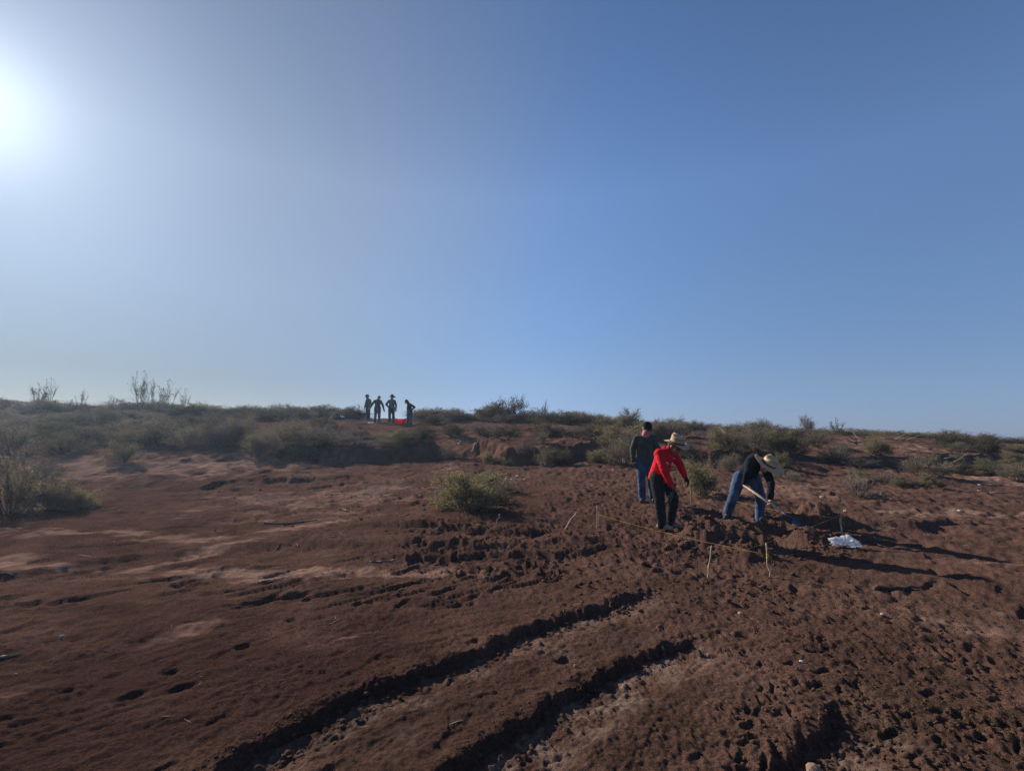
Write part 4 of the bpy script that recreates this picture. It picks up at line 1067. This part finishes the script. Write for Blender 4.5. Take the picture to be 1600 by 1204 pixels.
lump('shell', V, F, RT, t, False)
for sg in (-1, 1): mesh_tubes('handle', [([Vector((sg*.30, -.07, .27)), Vector((sg*.345, -.06, .25)), Vector((sg*.345, .06, .25)), Vector((sg*.30, .07, .27))], .012)], RT, t, 6)
BAGM = simple('dark_bag', (.012, .013, .02), rough=.6)
crumple(ground(525, 655), .32, .22, .26, 8, BAGM, 'dark bag lying on the ridge left of the four people', 'bag', 'bag', 22, .3)
o = crumple(ground(533, 655), .20, .10, .10, 12, WHITE, 'white plastic sheet lying against the dark bag', 'plastic_sheet', 'plastic sheet', 22, .5); o.location.z += .10
crumple(ground(581, 660), .26, .14, .05, 15, WHITE, 'flat white sheet on the ground at the feet of the person with arms spread', 'plastic_sheet', 'plastic sheet', 22, .4)
crumple(ground(677, 661), .42, .3, .42, 18, BAGM, 'dark heap on the ridge right of the pale stake', 'bag', 'bag', 22, .3)
c = ground(564, 655); t = tag(empty('sieve_table', c), 'dark low table standing left of the person in the olive shirt', 'table')
def boxm(name, x0, x1, y0, y1, z0, z1, mat, parent):
    V = [(x, y, z) for x in (x0, x1) for y in (y0, y1) for z in (z0, z1)]
    F = [(0, 1, 3, 2), (4, 6, 7, 5), (0, 4, 5, 1), (2, 3, 7, 6), (0, 2, 6, 4), (1, 5, 7, 3)]
    return lump(name, V, F, mat, parent, False)
boxm('tray', -.24, .24, -.17, .17, .34, .42, DARKWOOD, t)
for sx in (-1, 1):
    for sy in (-1, 1): boxm('leg', sx*.2-.02, sx*.2+.02, sy*.13-.02, sy*.13+.02, -.05, .338, DARKWOOD, t)
# orange marker by the dark post
c = ground(786, 760); a = P(792, 745, c.y)-c
o = mesh_tubes('marker', [([Vector((-.03, 0, -.02)), a*.5, a], [.022, .03, .02])], simple('orange_marker', (.65, .20, .07), rough=.6)); o.location = c
tag(o, 'small orange marker leaning against the short dark post', 'marker')

# bleached twigs, logs and stones
def branch(px, py, ln, hd, label, r_=.010, forks=1, mat=GREYWOOD, rise=.06, name='twig', cat='twig'):
    c = ground(px, py); lines = []; a = R(hd); pts = []
    for i in range(7):
        f = i/6-.5; x = math.cos(a)*ln*f; y = math.sin(a)*ln*f
        x += rq.gauss(0, .04*ln); y += rq.gauss(0, .04*ln)
        pts.append(Vector((x, y, zat(c.x+x, c.y+y)-c.z+r_*.7+rise*ln*abs(f)*rq.random())))
    lines.append((pts, [r_, r_, r_*.95, r_*.85, r_*.75, r_*.6, r_*.35]))
    for k in range(forks):
        j = rq.choice((2, 3, 4)); d = (pts[j+1]-pts[j]).normalized(); q = d.copy(); q.rotate(Quaternion((0, 0, 1), rq.choice((-1, 1))*rq.uniform(.5, 1.1))); q.z = rq.uniform(.0, .5)
        L = ln*rq.uniform(.25, .45); lines.append(([pts[j], pts[j]+q*L*.5, pts[j]+q*L+Vector((0, 0, .05*L))], [r_*.75, r_*.55, r_*.25]))
    o = mesh_tubes(name, lines, mat, None, 6); o.location = c; tag(o, label, cat); return o
branch(541, 797, .30, 120, 'forked bleached twig on the bare ground left of the rounded shrub', .016, 1)
branch(418, 906, .22, 30, 'white forked twig on the smooth dirt below the sandy streak', .009, 3)
branch(523, 969, .13, 60, 'small white twig on the smooth dirt left of the first wheel rut', .006, 2)
branch(681, 972, .05, 60, 'tiny white twig between the small white twig and the wheel rut', .004, 1)
branch(18, 1025, .11, 35, 'white splinter of wood at the left edge of the photo', .010, 0)
branch(600, 873, .35, 25, 'thin pale branch lying in the shaded ledge', .010, 2)
branch(8, 897, .2, 20, 'small forked pale twig at the left edge above the sandy streak', .009, 2)
branch(1400, 918, .52, 4, 'weathered grey log lying on the ground right of the dig', .024, 0, DARKWOOD, 0, 'log', 'log')
branch(455, 816, .9, 10, 'long dark root lying on the ledge left of the rounded shrub', .018, 0, DARKWOOD, .02, 'root', 'root')
branch(1365, 772, .9, -25, 'pale fallen branch beside the leafless twiggy brush', .013, 4, GREYWOOD, .1)
branch(1553, 768, .75, -15, 'pale crooked stick on the flat at the far right', .020, 1, GREYWOOD, .1)
branch(1468, 722, 2.0, -30, 'long pale branch slanting down the red earth mound', .022, 2, GREYWOOD, .2)
branch(1345, 690, 3.2, 30, 'long grey branch in the dead brush on the left side of the red earth mound', .022, 5, GREYWOOD, .25)
branch(1420, 688, 2.6, -5, 'bleached branch along the crest of the red earth mound', .024, 3, GREYWOOD, .1)
branch(1120, 680, 2.6, 10, 'pale branch on the bank above the man in red', .035, 3, GREYWOOD, .2)
branch(1085, 732, 1.0, -15, 'pale fallen stick right of the man in red at the foot of the bank', .028, 1, PALEWOOD, .05)
for i, (x, y, ln, hd, lab) in enumerate([(716, 690, 1.6, 110, 'bleached branch lying steeply in the brush pile right of the shaded bank'),
        (730, 688, 1.4, 150, 'bleached branch crossing the brush pile right of the shaded bank'), (735, 676, 2.2, 10, 'long flat branch at the top of the brush pile'),
        (722, 670, 1.8, 20, 'grey branch on the ridge above the brush pile'), (745, 700, 1.2, 60, 'grey branch at the lower right end of the brush pile')]):
    branch(x, y, ln, hd, lab, .018, 5, GREYWOOD, .35)
branch(785, 703, 1.1, 20, 'bare forked branch sticking out above the bright green tufts', .022, 3, DARKWOOD, .5)
branch(585, 714, 1.6, 8, 'pale dead branch along the foot of the shaded bank', .026, 3, GREYWOOD, .15)
branch(1010, 785, .3, 160, 'pale stick beside the boot of the man in the dark green shirt', .014, 0, PALEWOOD, 0)

def rock_mesh(seed, n=2):
    me = bpy.data.meshes.new('stone'); import bmesh
    bm = bmesh.new(); bmesh.ops.create_icosphere(bm, subdivisions=n, radius=1); rr_ = random.Random(seed)
    k = [Vector((rr_.gauss(0, 1), rr_.gauss(0, 1), rr_.gauss(0, 1))).normalized() for _ in range(9)]
    for v in bm.verts:
        d = v.co.normalized(); f = min([1.0]+[(.62+.25*((i*37 % 10)/10))/max(.05, d.dot(q)) for i, q in enumerate(k)])
        v.co = Vector((d.x, d.y*.8, d.z*.62))*min(1, f)
    bm.to_mesh(me); bm.free(); return me
STONE = simple('pale_stone', (.40, .33, .27), rough=.9, vary=.3, bump=.4, bscale=30); STONE_B = simple('tan_stone', (.24, .15, .10), rough=.9, vary=.3)
RK = [rock_mesh(s) for s in range(4)]
for i, (px, py, s_, lab, mt) in enumerate([(1499, 799, .045, 'pale stone on the sandy streak at the far right', STONE), (1285, 777, .075, 'tan stone behind the yellowish stake', STONE_B), (1378, 771, .07, 'tan stone beside the pale fallen branch', STONE_B),
        (1394, 782, .06, 'tan stone right of the pale fallen branch', STONE_B), (800, 748, .045, 'small white stone right of the short dark post', WHITE), (808, 744, .045, 'white stone farthest from the short dark post', WHITE), (820, 751, .045, 'small pale stone lowest right of the short dark post', STONE),
        (958, 735, .05, 'white chip on the trampled dirt left of the man in the dark green shirt', WHITE), (1321, 803, .04, 'pale stone right of the yellowish stake', STONE), (1252, 1037, .014, 'tiny white chip among the dark clods at the right', WHITE), (1379, 963, .022, 'flat pale stone below the grey log', STONE),
        (900, 1042, .022, 'tan stone between the two wheel ruts', STONE_B), (1270, 1192, .05, 'tan stone in the rut at the bottom edge', STONE_B), (1157, 958, .03, 'small tan stone above the tread marks', STONE_B), (1530, 755, .06, 'pale block of stone on the flat at the far right', STONE),
        (96, 998, .02, 'tiny pale stone on the smooth dirt at the left', STONE), (25, 1051, .010, 'pale pebble under the splinter of wood at the left edge', STONE)]):
    me = RK[i % 4].copy(); c = ground(px, py); o = link('stone', me, mt); o.location = (c.x, c.y, c.z+s_*.25); o.scale = (s_, s_, s_); o.rotation_euler = (rq.uniform(-.3, .3), rq.uniform(-.3, .3), rq.uniform(0, 6)); tag(o, lab, 'stone')

# loose clods on the floors of the ruts, in the dig and on the rough ground
ico = rock_mesh(9, 1); iv = np.array([v.co[:] for v in ico.vertices], np.float32); iff = np.array([p.vertices[:] for p in ico.polygons], np.int32)
rc = np.random.RandomState(12); VV = []; FF = []; cnt = 0
def clod(x, y, s_):
    global cnt
    a = rc.uniform(0, 6.28); ca, sa = math.cos(a), math.sin(a); q = iv*(1+rc.uniform(-.25, .25, (len(iv), 1)))*s_*np.array([1, 1, rc.uniform(.7, 1.2)])
    VV.append(np.stack([q[:, 0]*ca-q[:, 1]*sa+x, q[:, 0]*sa+q[:, 1]*ca+y, q[:, 2]+zat(x, y)+s_*.2], 1)); FF.append(iff+cnt); cnt += len(iv)
def clods_along(pts, n, s0, s1, smin, smax, f0=0, f1=1):
    for i in range(n):
        f = rc.uniform(f0, f1)*(len(pts)-1); k = min(len(pts)-2, int(f)); a, b = pts[k], pts[k+1]; p = a.lerp(b, f-k); d = (b-a).normalized(); s_ = rc.uniform(s0, s1)
        clod(p.x+d.y*s_, p.y-d.x*s_, smin+(smax-smin)*rc.rand()**3)
clods_along(RUT1, 520, -.02, .22, .003, .026); clods_along(RUT2, 260, .0, .2, .002, .016); clods_along(RUT3, 260, -.03, .3, .004, .022)
clods_along(RUT1, 420, -.09, .01, .003, .014); clods_along(RUT2, 420, -.09, .01, .003, .012)
def clods_area(n, x0, x1, y0, y1, smin, smax):
    k = 0
    while k < n:
        px, py = rc.uniform(x0, x1), rc.uniform(y0, y1)
        try: c = G(px, py)
        except ValueError: continue
        clod(c.x, c.y, smin+(smax-smin)*rc.rand()**4); k += 1
clods_area(1500, 1150, 1640, 940, 1204, .004, .022); clods_area(700, 1060, 1320, 800, 870, .012, .07); clods_area(900, 840, 1240, 760, 960, .008, .04)
clods_area(500, 600, 900, 820, 900, .008, .035); clods_area(700, 0, 1600, 900, 1204, .002, .009); clods_area(500, 0, 1640, 715, 830, .01, .045)
me = mesh_np('clods', np.concatenate(VV), np.concatenate(FF))
at = me.color_attributes.new('soil', 'FLOAT_COLOR', 'POINT'); at.data.foreach_set('color', np.tile(np.array([0, 0, .12, 0], np.float32), len(me.vertices)))
tag(link('clods', me, DIRT), 'loose clods of dark dirt in the ruts and round the dig', kind='stuff')

# dry twigs lying about, too many to tell apart
rt = np.random.RandomState(31); V = []; F = []; k = 0
while k < 200:
    px, py = (rt.uniform(-60, 1660), rt.uniform(690, 860)) if k < 150 else (rt.uniform(0, 1600), rt.uniform(860, 1150))
    try: c = G(px, py)
    except ValueError: continue
    k += 1
    a = rt.uniform(0, 6.28); ln = rt.uniform(.05, .35) if c.y > 6 else rt.uniform(.02, .09); r_ = (.003+.0004*c.y)*rt.uniform(.5, 1.0) if c.y > 6 else rt.uniform(.001, .003)
    pts = []
    for f in (-.5, -.1, .25, .5):
        x = c.x+math.cos(a)*ln*f+rt.normal(0, .05*ln); y = c.y+math.sin(a)*ln*f+rt.normal(0, .05*ln)
        pts.append((x, y, zat(x, y)+r_*.8+abs(f)*ln*.12*rt.rand()))
    tube(V, F, pts, (r_, r_, r_*.8, r_*.4), 3)
tag(link('dry_twigs', mesh_np('dry_twigs', [v[:] for v in V], F), GREYWOOD), 'broken dry twigs scattered over the dirt', kind='stuff')
# ------------------------------------------------------------------ thin haze box, added mostly to imitate lens veil at the left
hm = bpy.data.materials.new('veil_haze'); hm.use_nodes = True; hm.node_tree.nodes.clear()
pv = hm.node_tree.nodes.new('ShaderNodeVolumePrincipled'); ho = hm.node_tree.nodes.new('ShaderNodeOutputMaterial')
pv.inputs['Color'].default_value = (.55, .74, 1.0, 1); pv.inputs['Density'].default_value = .0010; pv.inputs['Anisotropy'].default_value = .5
hm.node_tree.links.new(pv.outputs[0], ho.inputs['Volume'])
zlo = float(min(Z.min(), -1))-1.0; zhi = max([EYE]+[float(Z.max())])+2.6
V = [(x, y, z) for x in (-6200, 6200) for y in (-6200, 6200) for z in (zlo, zhi)]
F = [(0, 1, 3, 2), (4, 6, 7, 5), (0, 4, 5, 1), (2, 3, 7, 6), (0, 2, 6, 4), (1, 5, 7, 3)]
tag(lump('haze', V, F, hm, None, False), 'thin haze added mostly to imitate lens veil towards the low sun', kind='stuff')
